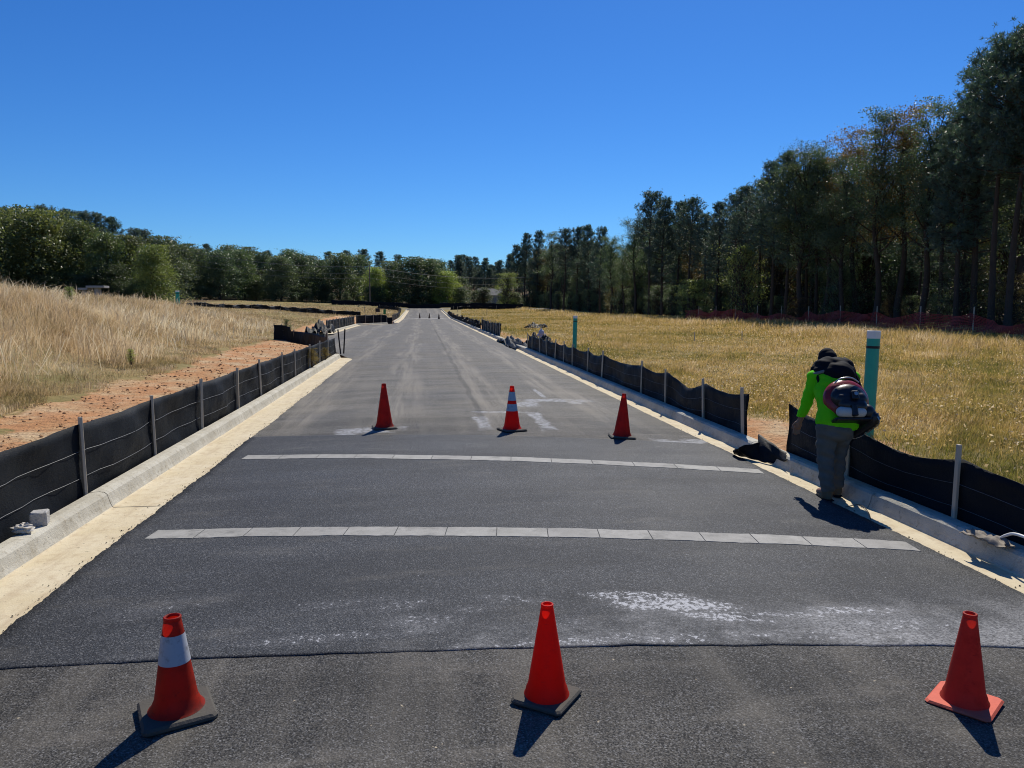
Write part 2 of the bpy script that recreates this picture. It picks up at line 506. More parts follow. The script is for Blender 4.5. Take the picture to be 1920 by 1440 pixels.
c = t.mix(litter_fac, c, t.mix(n2, (0.07, 0.05, 0.03), (0.14, 0.09, 0.045)))
nm = t.bump(t.math('ADD', t.math('MULTIPLY', n3, 0.6), t.math('ADD', n2, tracks)), 0.8, 0.06)
M['earth'] = t.done(t.bsdf(c, 0.95, 0.1, nm))

# ---------------------------------------------------------------- ground sheet
def axis(segs):
    out = []
    for a, b, st in segs:
        out += list(np.arange(a, b, st))
    return np.array(out + [segs[-1][1]])
gx = axis([(-900, -120, 60), (-120, -40, 5), (-40, -16, 1.2), (-16, -8, 0.4), (-8, -3.5, 0.16), (-3.5, 3.0, 1.3), (3.0, 6.0, 0.16), (6, 12, 0.5), (12, 40, 1.2), (40, 120, 5), (120, 900, 60)])
gy = axis([(-200, -8, 24), (-8, 0, 1), (0, 24, 0.25), (24, 60, 0.6), (60, 130, 1.6), (130, 200, 1.5), (200, 400, 10), (400, 1600, 100)])
GX, GY = np.meshgrid(gx, gy)
GZ = terrain(GX, GY)
nx, ny = len(gx), len(gy)
V = np.stack([GX.ravel(), GY.ravel(), GZ.ravel()], 1)
i = np.arange(nx - 1)[None, :] + nx * np.arange(ny - 1)[:, None]
quads = np.stack([i, i + 1, i + 1 + nx, i + nx], -1).reshape(-1, 4)

GB = np.array([at(px, py, .32)[:2] for px, py in [(-140, 795), (0, 772), (100, 748), (200, 722), (270, 702), (330, 690), (430, 655), (500, 634), (560, 612), (640, 594)]])
def dirt_edge(y):                                        # x of the border between bare clay and tall grass, left bank
    return np.interp(y, GB[:, 1], GB[:, 0])
def dirt_mask(x, y):
    u = kerb_left(y) - x
    left = sstep(-0.9, 0.9, x - dirt_edge(y) + 0.35 * wob(x, y, 1.1)) * (u > -1) * (1 - sstep(96, 112, y))
    left = np.where(y < GB[0, 1], sstep(-1, 1, x + 6.5) * (u > -1), left)
    v = x - kerb_right(y)
    gap = (np.exp(-((x - 4.1) / 1.1) ** 2 - ((y - 9.5) / 1.7) ** 2) * 1.4 + np.exp(-((x - 4.5) / 1.1) ** 2 - ((y - 34.5) / 4.5) ** 2)
           + 0.9 * np.exp(-((x - 4.2) / 0.8) ** 2 - ((y - 90) / 60.0) ** 2))
    right = np.clip(gap * 1.1, 0, 1) * (v > -1)
    return np.where(x < 0, left, right)
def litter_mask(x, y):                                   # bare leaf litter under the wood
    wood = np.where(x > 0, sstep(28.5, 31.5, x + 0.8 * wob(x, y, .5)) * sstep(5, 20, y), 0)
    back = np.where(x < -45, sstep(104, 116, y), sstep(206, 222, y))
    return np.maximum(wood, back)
dm = np.where(np.abs(GX) < 500, dirt_mask(GX, GY), 0).ravel()
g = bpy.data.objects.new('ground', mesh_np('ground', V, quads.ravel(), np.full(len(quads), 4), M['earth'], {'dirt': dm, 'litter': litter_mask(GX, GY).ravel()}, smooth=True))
link(g)
tag(g, 'open field of dry grass and orange clay around the new road', 'ground', kind='structure')

# ---------------------------------------------------------------- road
rng = np.random.default_rng(7)
def sheet(name, ys, xl, xr, nxs, zf, mat, label, skirt=0.0):
    ys = np.asarray(ys); W = np.linspace(0, 1, nxs)
    L = np.array([xl(y) for y in ys]); Rr = np.array([xr(y) for y in ys])
    X = L[:, None] + (Rr - L)[:, None] * W[None, :]
    Y = np.repeat(ys[:, None], nxs, 1)
    Z = zf(X, Y)
    V = np.stack([X.ravel(), Y.ravel(), Z.ravel()], 1)
    i = np.arange(nxs - 1)[None, :] + nxs * np.arange(len(ys) - 1)[:, None]
    q = np.stack([i, i + 1, i + 1 + nxs, i + nxs], -1).reshape(-1, 4)
    if skirt:
        n, m = nxs, len(ys)
        rim = list(range(n)) + [n * k + n - 1 for k in range(1, m)] + [n * (m - 1) + k for k in range(n - 2, -1, -1)] + [n * k for k in range(m - 2, 0, -1)]
        b = len(V)
        V = np.vstack([V, V[rim] - np.array([0, 0, skirt])])
        K = len(rim)
        q = np.vstack([q, [(rim[k], b + k, b + (k + 1) % K, rim[(k + 1) % K]) for k in range(K)]])
    me = mesh_np(name, V, q.ravel(), np.full(len(q), 4), mat)
    return tag(link(bpy.data.objects.new(name, me)), label, 'road', kind='structure')

def rag(seed, amp):
    r_ = np.random.default_rng(seed)
    ph = r_.uniform(0, 6.28, 8)
    def f(q):
        return amp * sum(math.sin(q * k + ph[j]) / (1 + .35 * j) for j, k in enumerate((1.3, 3.1, 7.7, 15.3, 26.1, 41.0, 63.0, 95.0))) / 2
    return f
ragL, ragR, ragS = rag(1, .02), rag(2, .012), rag(3, .010)
ys = np.concatenate([np.arange(-8, 30, 0.05), np.arange(30, 84, 0.4), np.arange(84, 166, 1.0)])
def left_edge(y):
    return float(np.interp(y, [-50, 27.6, 28.6, 34, 39, 52, 74, 79, 83, 400], [-3.36, -3.36, -3.7, -4.9, -7.0, -6.9, -6.7, -3.95, -3.36, -3.36])) + ragL(y)
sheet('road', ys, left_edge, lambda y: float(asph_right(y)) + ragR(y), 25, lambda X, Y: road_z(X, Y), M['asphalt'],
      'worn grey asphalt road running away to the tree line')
ys = np.arange(3.84, 10.56, 0.03)
def overlay_z(X, Y):
    return road_z(X, Y) + 0.0042 + 0.0022 * np.sin(X * 2.3 + 1) * np.sin(X * 5.1)
o = sheet('asphalt_overlay', ys, lambda y: -3.36 + ragL(y) - .012, lambda y: float(asph_right(y)) + ragR(y) + .01, 60,
          overlay_z, M['asphalt_new'], 'darker fresh asphalt patch between the two rows of cones', skirt=0.012)
# slant and ragged ends of the patch
co = np.empty(len(o.data.vertices) * 3, np.float32); o.data.vertices.foreach_get('co', co); co = co.reshape(-1, 3)
k = np.clip((co[:, 1] - 3.84) / 6.72, 0, 1)
shift_near = -0.085 * co[:, 0] + np.array([ragS(x * 1.0) for x in co[:, 0]])
shift_far = -0.22 * co[:, 0] + 0.4 * np.array([ragS(x * 1.0 + 5) for x in co[:, 0]])
co[:, 1] += shift_near * (1 - k) + shift_far * k
o.data.vertices.foreach_set('co', co.ravel())
sheet('crossing_road', np.arange(165.2, 179, 1.5), lambda y: -30, lambda y: 33, 16, lambda X, Y: rise(Y) * 0.8 + 0.03 + 0 * X, M['asphalt'],
      'far road crossing the end of the asphalt road')

# two pale bands laid across the fresh asphalt, panel by panel
def band(name, label, pL, pR, width, n):
    A, B = Vector(pL), Vector(pR)
    root = empty(name, (0, 0, 0))
    tag(root, label, 'road marking', 'pale panel bands across the fresh asphalt', kind='structure')
    for i in range(n):
        a, b = i / n + 0.0006, (i + 1) / n - 0.0006
        V, F = [], []
        S, T = 6, 2
        for s_ in range(S + 1):
            q = a + (b - a) * s_ / S
            for t_ in range(T + 1):
                sl = (t_ / T - 0.5)
                p = A.lerp(B, q) + Vector((sl * 0.03, sl * width, 0))
                p.y += 0.005 * math.sin(p.x * 37 + t_ * 5) + 0.004 * math.sin(p.x * 83 + t_)
                zz = float(overlay_z(p.x, p.y)) + 0.004
                V.append((p.x, p.y, zz))
        for s_ in range(S):
            for t_ in range(T):
                k = s_ * (T + 1) + t_
                F.append((k, k + T + 1, k + T + 2, k + 1))
        rim = [s_ * (T + 1) for s_ in range(S + 1)] + [S * (T + 1) + 1, S * (T + 1) + 2] + [s_ * (T + 1) + 2 for s_ in range(S - 1, -1, -1)] + [1]
        b0 = len(V)
        V += [(V[r_][0], V[r_][1], V[r_][2] - 0.01) for r_ in rim]
        F += [(rim[k], b0 + k, b0 + (k + 1) % len(rim), rim[(k + 1) % len(rim)]) for k in range(len(rim))]
        obj('panel', V, F, M['panel'], root)
    return root
def onb(px, py):
    p = at_road(px, py, .008)
    return (p[0], p[1], 0)
band('marking_band', 'nearer pale panel band across the asphalt, between the front cones and the walker', onb(283, 1002), onb(1712, 1024), 0.235, 15)
band('marking_band', 'farther pale panel band across the asphalt, just before the back row of cones', onb(458, 857), onb(1428, 884), 0.235, 13)

# ---------------------------------------------------------------- kerbs with gutters, section by section
def kerb(name, label, line, side, asph, joints, face=None):
    """line: function y -> x of the kerb's back; side: +1 when the road lies towards +X (left kerb)"""
    root = empty(name)
    tag(root, label, 'kerb', kind='structure')
    jr = random.Random(5 + len(joints))
    for a, b in zip(joints[:-1], joints[1:]):
        st = max(2, int((b - a) / 0.5))
        V, F, MI = [], [], []
        dz = jr.uniform(-.004, .004)
        prof_n = 0
        for k in range(st + 1):
            y = a + 0.006 + (b - a - 0.012) * k / st
            xb = float(line(y)); xa = float(asph(y)) - side * -0.0
            fx = xb + side * 0.21                        # foot of the kerb face
            zz = float(rise(y)) * 0.8 + dz
            e = xa + side * 0.10                         # gutter runs a little under the asphalt
            prof = [(xb, -0.12), (xb, 0.135), (xb + side * .015, 0.15), (xb + side * .10, 0.155), (xb + side * .145, 0.148), (xb + side * .17, 0.125),
                    (xb + side * .195, 0.04), (fx, 0.006), (fx + side * .012, -0.003), ((fx + e) / 2, -0.004), (e, -0.006), (e, -0.12)]
            prof_n = len(prof)
            V += [(px_, y, pz + zz) for px_, pz in prof]
        for k in range(st):
            for j in range(prof_n - 1):
                q = k * prof_n + j
                F.append((q, q + 1, q + prof_n + 1, q + prof_n) if side < 0 else (q, q + prof_n, q + prof_n + 1, q + 1))
                MI.append(1 if j >= 7 else 0)
        for k in (0, st):
            F.append(tuple(range(k * prof_n, (k + 1) * prof_n))); MI.append(0)
        obj('kerb_section', V, F, [M['kerb'], M['gutter']], root, smooth=False, midx=MI)
    return root
kerb('kerb', 'sunlit cream concrete kerb and gutter along the left fence', kerb_left, 1, lambda y: left_edge(y),
     [-4.4, -0.4, 3.6, 7.49, 11.40, 15.6, 19.7, 23.7, 28.3])
kerb('kerb', 'cream concrete kerb around the parking bay beyond the left fence', kerb_left, 1, lambda y: left_edge(y),
     [42, 46, 50, 54, 58, 62, 66, 70, 73.5, 76, 78.8])
kerb('kerb', 'far cream kerb on the left, past the parking bay', kerb_left, 1, lambda y: left_edge(y),
     [84, 88, 92, 96, 104, 112, 120, 130, 140, 150, 160])
kerb('kerb', 'shaded concrete kerb and sunlit gutter along the right fence', kerb_right, -1, lambda y: float(asph_right(y)) + ragR(y),
     [-4.0, 0.0, 3.2, 6.6, 9.3, 12.4, 16.2, 20.2, 24.2, 28.2, 32.2, 36.2, 40.2, 46, 54, 62, 70, 80, 90, 100, 115, 130, 145, 160])

# ---------------------------------------------------------------- silt fences
t = NT('fence_fabric')
n1, n2 = t.noise(1.2, 4, 0.6), t.noise(1.0, 4, 0.6, t.mapping((30, 30, 260)))
c = t.mix(t.ramp(n1, 0.3, 0.7), (0.006, 0.008, 0.011), (0.011, 0.014, 0.018))
c = t.mix(t.math('MULTIPLY', t.ramp(t.noise(3.5, 6, .7), 0.6, 0.85), 0.10), c, (0.16, 0.12, 0.08))
M['fabric'] = t.done(t.bsdf(c, 0.58, 0.10, t.bump(t.math('ADD', n2, t.math('MULTIPLY', t.noise(1.0, 5, 0.6, t.mapping((2.2, 2.2, 1.1), rot=(0.5, 0, 0))), 6.0)), 0.35, 0.02)))
t = NT('stake_wood')
n1 = t.noise(1.0, 5, 0.65, t.mapping((60, 60, 3)))
c = t.mix(n1, (0.38, 0.31, 0.22), (0.62, 0.53, 0.40))
c = t.mix(t.math('MULTIPLY', t.objinfo(), 0.4), c, (0.40, 0.36, 0.30))
M['stake'] = t.done(t.bsdf(c, 0.8, 0.2, t.bump(n1, 0.3, 0.003)))
M['wire'] = simple('fence_wire', (0.12, 0.125, 0.13), 0.45, 0.5)

def polyline(pts):
    P = [Vector(p) for p in pts]
    L = [0.0]
    for a, b in zip(P[:-1], P[1:]):
        L.append(L[-1] + (b - a).length)
    return P, L
def along(P, L, s_):
    s_ = min(max(s_, 0), L[-1])
    for i in range(len(P) - 1):
        if s_ <= L[i + 1] + 1e-9:
            return P[i].lerp(P[i + 1], (s_ - L[i]) / max(1e-9, L[i + 1] - L[i]))
    return P[-1].copy()

def silt_fence(label, pts, height, stakes, front, sag=0.02, crumple=0.0, lean=0.03, seed=1, wires=True, step=0.12, stake_extra=0.02, ground=None, group=None,
               stake_size=(0.042, 0.030), gapy=0.0, name='silt_fence'):
    """pts: plan points (x,y); height: function of s or number; stakes: distances along or y-values; front: +1 if the stakes stand to the +X side"""
    rr = random.Random(seed)
    P, L = polyline([(p[0], p[1], 0) for p in pts])
    hf = height if callable(height) else (lambda s_: height)
    zg = ground or (lambda x, y: float(terrain(x, y)))
    root = empty(name, (P[0].x, P[0].y, zg(P[0].x, P[0].y)))
    base = Vector(root.location)
    tag(root, label, 'silt fence', group)
    n = max(2, int(L[-1] / step))
    m = 8
    ss = [L[-1] * k / n for k in range(n + 1)]
    st = sorted(stakes)
    ph = [rr.uniform(0, 6.28) for _ in range(8)]
    def sagat(s_):
        lo = max([q for q in st if q <= s_], default=0.0); hi = min([q for q in st if q > s_], default=L[-1])
        w = max(1e-6, hi - lo); q = (s_ - lo) / w
        return 4 * q * (1 - q) * min(1.5, w)
    def nrm(s_):
        d = along(P, L, s_ + 0.05) - along(P, L, s_ - 0.05)
        return Vector((d.y, -d.x, 0)).normalized() * front
    rows = []
    for s_ in ss:
        p = along(P, L, s_); nn = nrm(s_)
        h = hf(s_) - sag * sagat(s_)
        z0 = zg(p.x, p.y) - 0.03
        hb = 0.0
        h = h * (1 - crumple * 0.55 * (0.5 + 0.5 * math.sin(s_ * 1.1 + ph[0]) * math.sin(s_ * 0.53 + ph[1])))
        col = []
        for j in range(m + 1):
            q = j / m
            b = 0.04 * math.sin(q * math.pi) * math.sin(s_ * 1.7 + ph[2]) * sagat(s_) + 0.010 * math.sin(s_ * 7 + q * 6 + ph[3]) + 0.006 * math.sin(s_ * 15 - q * 9 + ph[4])
            if crumple:
                b += crumple * (0.20 * math.sin(s_ * 2.3 + q * 3 + ph[4]) * q + 0.09 * math.sin(s_ * 6.1 - q * 9 + ph[5]) + 0.05 * math.sin(s_ * 13 + q * 15 + ph[6]))
            b -= 0.02
            col.append(p + nn * b + Vector((0, 0, z0 + q * h + (crumple * 0.05 * math.sin(s_ * 7 + q * 11 + ph[7]) * q))))
        rows.append((col, nn))
    V, F = [], []
    for col, nn in rows: V += [tuple(c_ - base) for c_ in col]
    off = len(V)
    for col, nn in rows: V += [tuple(c_ - nn * 0.004 - base) for c_ in col]
    for k in range(n):
        for j in range(m):
            a = k * (m + 1) + j
            F.append((a, a + m + 1, a + m + 2, a + 1)); F.append((off + a, off + a + 1, off + a + m + 2, off + a + m + 1))
        a = k * (m + 1) + m
        F.append((a, a + m + 1, off + a + m + 1, off + a))
    for k in (0, n):
        for j in range(m):
            a = k * (m + 1) + j
            F.append((a, a + 1, off + a + 1, off + a))
    obj('fabric', V, F, M['fabric'], root, smooth=True)
    if wires:
        for q in (0.33, 0.66):
            pts_ = []
            for k in range(0, n + 1, 2):
                col, nn = rows[k]
                f_ = q * m; j = int(f_); c_ = col[j].lerp(col[j + 1], f_ - j)
                pts_.append(c_ + nn * 0.009 - base)
            MB().tube(pts_, 0.0020, 4).build('wire', M['wire'], root)
    for s_ in st:
        p = along(P, L, s_); nn = nrm(s_)
        z0 = zg(p.x, p.y)
        h = hf(s_) + stake_extra + rr.uniform(-0.01, 0.03)
        tl = Vector((rr.uniform(-lean, lean), rr.uniform(-lean, lean) * 1.6, 0))
        a = p + nn * (0.012 + gapy) + Vector((0, 0, z0 - 0.12)); b = p + nn * (0.012 + gapy) + tl + Vector((0, 0, z0 + h))
        ax = (b - a).normalized()
        rot = ax.to_track_quat('Z', 'Y').to_matrix() @ Matrix.Rotation(math.atan2(nn.y, nn.x) + rr.uniform(-.15, .15), 3, 'Z')
        MB().box((a + b) / 2 - base, (stake_size[1], stake_size[0], (b - a).length), rot, bev=0.004).build('stake', M['stake'], root)
    return root

def s_of(pts, ys_):
    P, L = polyline([(p[0], p[1], 0) for p in pts])
    out = []
    for y in ys_:
        for i in range(len(P) - 1):
            if P[i].y <= y <= P[i + 1].y:
                out.append(L[i] + (L[i + 1] - L[i]) * (y - P[i].y) / max(1e-9, P[i + 1].y - P[i].y)); break
    return out
def yx(px, x):                                           # y of the spot on the line x = const seen in that column
    r = ray(px, 900)
    return CAM[1] + r[1] / r[0] * (x - CAM[0])

XF = -4.085
ptsL = [(XF, -2.0), (XF, 8), (XF - .02, 16), (XF + .02, 28.8)]
stk = [-0.2, 2.6, 5.0] + [yx(px, XF + .03) for px in (163, 297, 386, 455, 499, 539, 562, 588, 606, 621)]
silt_fence('long black silt fence with wooden stakes along the left kerb', ptsL, lambda s_: 0.81 - 0.004 * s_, s_of(ptsL, stk), +1, sag=0.012, lean=0.02, seed=3)
ptsC = [(-4.55, 30.2), (-4.9, 32.5), (-5.8, 36), (-6.9, 38.6), (-8.0, 40.0), (-8.5, 40.2)]
silt_fence('short curved black silt fence turning off the end of the left fence', ptsC, 0.80, [0.2, 2.5, 5.0, 7.4, 9.4, 10.6, 11.5], +1, sag=0.01, seed=4, wires=True)
ptsB = [(-7.45, 53.5), (-7.35, 62), (-7.25, 73.5)]
silt_fence('black silt fence with many pale stakes beside the parking bay', ptsB, 0.85, [0.2, 2.0, 3.9, 5.8, 7.7, 9.6, 11.5, 13.4, 15.3, 17.2, 19.0], +1, seed=5, step=.25)
ptsB2 = [(-7.2, 74.6), (-6.2, 77.0), (-4.6, 79.2), (-3.9, 79.8)]
silt_fence('short black silt fence closing the far end of the parking bay', ptsB2, 0.85, [0.1, 2.0, 3.4, 4.6, 5.5], +1, seed=6, step=.2)
ptsB3 = [(-4.2, 88), (-4.2, 100), (-4.2, 118)]
silt_fence('far black silt fence beside the left kerb, before the crossing road', ptsB3, 0.8, [0.5, 3, 6, 9, 12, 15, 18, 21, 24, 27], +1, crumple=.25, seed=7, step=.4)
ptsB4 = [(-4.4, 120), (-4.6, 140), (-6, 152), (-10, 160)]
silt_fence('farthest left black silt fence bending away before the crossing road', ptsB4, 0.9, [1, 8, 16, 24, 32, 40], +1, crumple=.5, seed=8, step=.6)
# long one across the left field
ptsF = [(-26.5, 62), (-23, 75), (-19.5, 88), (-15.5, 98), (-12.5, 104), (-9.4, 108)]
silt_fence('long low black silt fence running across the left field below the trees', ptsF, lambda s_: 0.62 + .2 * sstep(10, 30, s_), [2, 8, 14, 20, 26, 32, 38, 44], +1, crumple=.45, seed=9, step=.4, stake_extra=.1)
silt_fence('low black silt fence climbing to the upper edge of the left field', [(-46, 46), (-36, 52), (-27, 61.5)], .55, [2, 8, 14, 20], +1, crumple=.4, seed=19, step=.4, stake_extra=.1)
silt_fence('wavy black silt fence closing the far end beyond the crossing road', [(-22, 182), (-10, 184), (0, 183), (12, 184), (24, 183)], 1.25, [2, 10, 18, 26, 34, 42], -1, crumple=.35, seed=10, step=.8, wires=False)
silt_fence('low black silt fence at the right corner of the crossing road', [(5.2, 158), (9, 162), (20, 163.5)], 0.8, [1, 6, 12], -1, crumple=.5, seed=11, step=.6, wires=False)

# right side
XR = lambda y: float(kerb_right(y)) + 0.0
ptsR = [(XR(y), y) for y in (-2, 3.0, 5.2, 7.0, 8.68)]
silt_fence('near black silt fence on the right, with the worker standing before it', ptsR, lambda s_: 0.62 + .08 * sstep(8, 10.3, s_), s_of(ptsR, [1.8, yx(1785, 3.58), yx(1583, 3.6)]), -1, sag=0.07, lean=0.01, seed=12, stake_extra=.10)
ptsM = [(XR(9.85), 9.85), (XR(11), 11), (XR(14), 14), (XR(22), 22), (XR(31.5), 31.5)]
stm = [9.9] + [yx(px, 3.6) for px in (1314, 1242, 1197, 1124, 1098, 1070, 1054, 1038, 1023, 1010, 996, 988)]
def hm(s_):
    return 0.68 - 0.10 * math.exp(-((s_ - 2.3) / .5) ** 2) + 0.0 * s_
silt_fence('middle black silt fence along the right kerb, from the gap to the hydrant', ptsM, hm, s_of(ptsM, stm), -1, sag=0.05, lean=0.05, seed=13, stake_extra=.04)
ptsR3 = [(3.75, 44), (3.73, 50), (3.7, 57)]
silt_fence('striped leaning black silt fence on the right, past the hydrant', ptsR3, 0.85, [.3, 1.4, 2.5, 3.6, 4.7, 5.8, 7, 8.2, 9.6, 11, 12.5], -1, crumple=.22, seed=14, step=.2)
ptsR4 = [(3.7, 58.5), (3.7, 72), (3.65, 95), (3.65, 128)]
silt_fence('collapsed crumpled black silt fence along the far right kerb', ptsR4, 0.75, [1, 5, 9, 14, 20, 27, 35, 45, 55], -1, crumple=.95, seed=15, step=.22, wires=False)

# loose pieces of fence fabric
def rag_sheet(name, label, loc, size, seed, mat, height=0.15, rz=0.0, cat='fabric', n=22, spike=None):
    rr = np.random.default_rng(seed)
    ph = rr.uniform(0, 6.28, 10)
    V, F = [], []
    for i_ in range(n + 1):
        for j in range(n + 1):
            u, v = i_ / n - .5, j / n - .5
            x, y = u * size[0], v * size[1]
            z = height * (0.5 + 0.5 * math.sin(u * 9 + ph[0]) * math.sin(v * 7 + ph[1])) * (1 - (2 * abs(v)) ** 3 * .8) * (1 - (2 * abs(u)) ** 4 * .7)
            z += height * .28 * math.sin(u * 21 + v * 17 + ph[2]) * math.cos(v * 23 + ph[3])
            if spike:
                z += spike[2] * math.exp(-((x - spike[0]) ** 2 + (y - spike[1]) ** 2) / spike[3] ** 2)
            x += .06 * size[0] * math.sin(v * 9 + ph[4]); y += .08 * size[1] * math.sin(u * 11 + ph[5])
            V.append((x, y, max(0.008, z + .02)))
    off = len(V)
    V += [(x, y, z - 0.006) for x, y, z in V]
    for i_ in range(n):
        for j in range(n):
            a = i_ * (n + 1) + j
            F += [(a, a + n + 1, a + n + 2, a + 1), (off + a, off + a + 1, off + a + n + 2, off + a + n + 1)]
    for k in range(n):
        for a, b in ((k, k + 1), (n * (n + 1) + k, n * (n + 1) + k + 1)): F.append((a, b, off + b, off + a))
        for a, b in ((k * (n + 1), (k + 1) * (n + 1)), (k * (n + 1) + n, (k + 1) * (n + 1) + n)): F.append((a, b, off + b, off + a))
    o = obj(name, V, F, mat, smooth=True, loc=loc)
    o.rotation_euler = (0, 0, rz)
    return tag(o, label, cat)
top_ = [(1379, 846, .10), (1386, 838, .17), (1404, 833, .20), (1427, 829, .22), (1421, 813, .30), (1440, 825, .26), (1458, 838, .22), (1476, 850, .17)]
bot_ = [(1378, 852, .012), (1388, 855, .010), (1402, 858, .010), (1420, 863, .010), (1436, 867, .012), (1450, 868, .02), (1464, 866, .05), (1478, 862, .14)]
V, F = [], []
K, rows_ = 36, 10
rr = random.Random(8)
for k in range(K + 1):
    f_ = k / K * (len(top_) - 1); i_ = min(int(f_), len(top_) - 2); q = f_ - i_
    A = Vector(at(*top_[i_])).lerp(Vector(at(*top_[i_ + 1])), q); B_ = Vector(at(*bot_[i_])).lerp(Vector(at(*bot_[i_ + 1])), q)
    for j in range(rows_ + 1):
        w = j / rows_
        p = B_.lerp(A, w)
        bul = .035 * math.sin(w * math.pi) * math.sin(k * .30 + w * 2) + .006 * math.sin(k * .9 + j * .7)
        V.append((p.x - .03 * math.sin(w * math.pi), p.y + .3 * bul, max(.008, p.z + bul)))
off = len(V)
V += [(x, y + .004, z - .005) for x, y, z in V]
for k in range(K):
    for j in range(rows_):
        a = k * (rows_ + 1) + j
        F += [(a, a + rows_ + 1, a + rows_ + 2, a + 1), (off + a, off + a + 1, off + a + rows_ + 2, off + a + rows_ + 1)]
    for j in (0, rows_):
        a = k * (rows_ + 1) + j
        F.append((a, a + rows_ + 1, off + a + rows_ + 1, off + a))
tag(obj('fallen_fabric', V, F, M['fabric'], smooth=True), 'black fence fabric fallen over the kerb in the gap of the right fence', 'fabric')
p = at(770 - 15, 628)
rag_sheet('crumpled_fabric', 'heap of crumpled black fabric at the start of the bay fence', (-7.4, 50.0, .12), (1.5, 4.4), 5, M['fabric'], .75, 0)
rag_sheet('crumpled_fabric', 'flattened black fabric lying in the gutter before the middle right fence', (3.6, 36.5, 0.02), (.9, 7.5), 6, M['fabric'], .35, 0)
rag_sheet('crumpled_fabric', 'black fabric heap on the clay beside the far right gap', (4.4, 33.6, .14), (.9, 1.6), 8, M['fabric'], .5, .3)

# ---------------------------------------------------------------- traffic cones
def cone_mat(name, col, glow, grime):
    t = NT(name)
    n1, n2 = t.noise(7, 6, 0.7), t.noise(30, 5, 0.7)
    c = t.mix(t.math('MULTIPLY', t.ramp(n1, 0.42, 0.72), grime), col, (0.10, 0.025, 0.015))
    c = t.mix(t.math('MULTIPLY', t.ramp(n2, 0.62, 0.72), grime * 0.8), c, (0.03, 0.02, 0.018))
    sc = t.noise(1.0, 4, 0.6, t.mapping((14, 14, 60)))
    c = t.mix(t.math('MULTIPLY', t.ramp(sc, 0.64, 0.7), grime * 0.7), c, (0.05, 0.03, 0.025))
    sh = t.mixsh(0.42, t.bsdf(c, 0.5, 0.2, t.bump(n2, 0.1, 0.002)), t.transl(t.mix(t.math('MULTIPLY', n1, grime), glow, (0.25, 0.01, 0.004))))
    return t.done(sh)
M['cone_bright'] = cone_mat('cone_bright', (0.66, 0.018, 0.006), (1.0, 0.014, 0.005), 0.4)
M['cone_orange'] = cone_mat('cone_faded', (0.54, 0.065, 0.038), (0.72, 0.028, 0.015), 0.75)
M['cone_dirty'] = cone_mat('cone_dirty', (0.46, 0.030, 0.014), (0.80, 0.014, 0.006), 1.0)
M['cone_base'] = simple('cone_rubber', (0.085, 0.078, 0.066), 0.85, 0.25, .35, 14, .3, 90)
M['cone_base_red'] = simple('cone_faded_base', (0.62, 0.125, 0.075), 0.7, 0.25, .25, 18, .15, 90)
t = NT('cone_collar')
n1 = t.noise(18, 5, 0.7)
c = t.mix(t.math('MULTIPLY', t.ramp(n1, 0.52, 0.72), 0.7), (0.40, 0.42, 0.46), (0.18, 0.17, 0.16))
M['collar'] = t.done(t.bsdf(c, 0.4, 0.5, t.bump(t.noise(160, 2), 0.1, 0.001)))

def cone(label, loc, rz, H, rb, rt, base, body_mat, base_mat, collars=(), flare=0.02, tilt=(0, 0), group='orange traffic cones standing on the road', bt=0.03):
    root = empty('traffic_cone', loc)
    root.rotation_euler = (tilt[0], tilt[1], rz)
    tag(root, label, 'traffic cone', group)
    b = MB().box((0, 0, bt / 2 + .002), (base, base, bt), bev=base * .055)
    b.build('base', base_mat, root)
    z0 = bt + .003
    def rad(z):
        return rb + (rt - rb) * (z - z0) / (H - z0)
    prof = [(rb + flare, z0), (rb + flare * .45, z0 + .010), (rb + flare * .12, z0 + .028)]
    prof += [(rad(z), z) for z in np.linspace(z0 + .05, H - .022, 14)]
    prof += [(rad(H) + .0015, H - .018), (rad(H) + .003, H - .012), (rad(H) + .003, H - .002), (rad(H) + .001, H), (rad(H) - .006, H), (rad(H) - .007, H - .012)]
    body = MB().lathe(prof, 40).build('body', body_mat, root, smooth=True)
    for za, zb in collars:
        MB().lathe([(rad(z) + .0022, z) for z in np.linspace(za, zb, 6)], 40).build('reflective_collar', M['collar'], body, smooth=True)
    return root
def road_pt(px, py):
    p = at_road(px, py)
    return p
pc = at_road(332, 1338, 0)
cone('dirty traffic cone with one white reflective collar and thick grey rubber base', (pc[0], pc[1], pc[2] - .002), R(24), .475, .102, .036, .315, M['cone_dirty'], M['cone_base'], [(.262, .395)], .022, bt=.034)
pc = at_road(1025, 1310, 0)
cone('bright plain traffic cone without collar, nearest the camera in the middle of the lane', (pc[0], pc[1], pc[2]), R(54), .470, .098, .027, .262, M['cone_bright'], M['cone_base'], [], .010, bt=.026)
pc = at_road(1808, 1318, 0)
cone('faded plain traffic cone on its own wide orange base', (pc[0], pc[1], pc[2]), R(38), .445, .092, .028, .275, M['cone_orange'], M['cone_base_red'], [], .012, bt=.018)
pc = at_road(721, 803)
fc = cone('grimy plain traffic cone, leftmost of the row beyond the pale bands', (pc[0], pc[1], pc[2]), R(10), .69, .128, .030, .36, M['cone_dirty'], M['cone_base'], [(.655, .678)], .02)
fc.children[1].children[0].data.materials[0] = M['cone_bright']
pc = at_road(960, 807)
cone('clean traffic cone with two white collars in the row beyond the pale bands', (pc[0], pc[1], pc[2]), R(20), .67, .125, .030, .36, M['cone_bright'], M['cone_base'], [(.30, .405), (.455, .585)], .02)
pc = at_road(1166, 820)
cone('plain red traffic cone beside the right gutter, beyond the pale bands', (pc[0], pc[1], pc[2]), R(-6), .635, .122, .028, .36, M['cone_dirty'], M['cone_base'], [], .015, tilt=(0, R(2)))
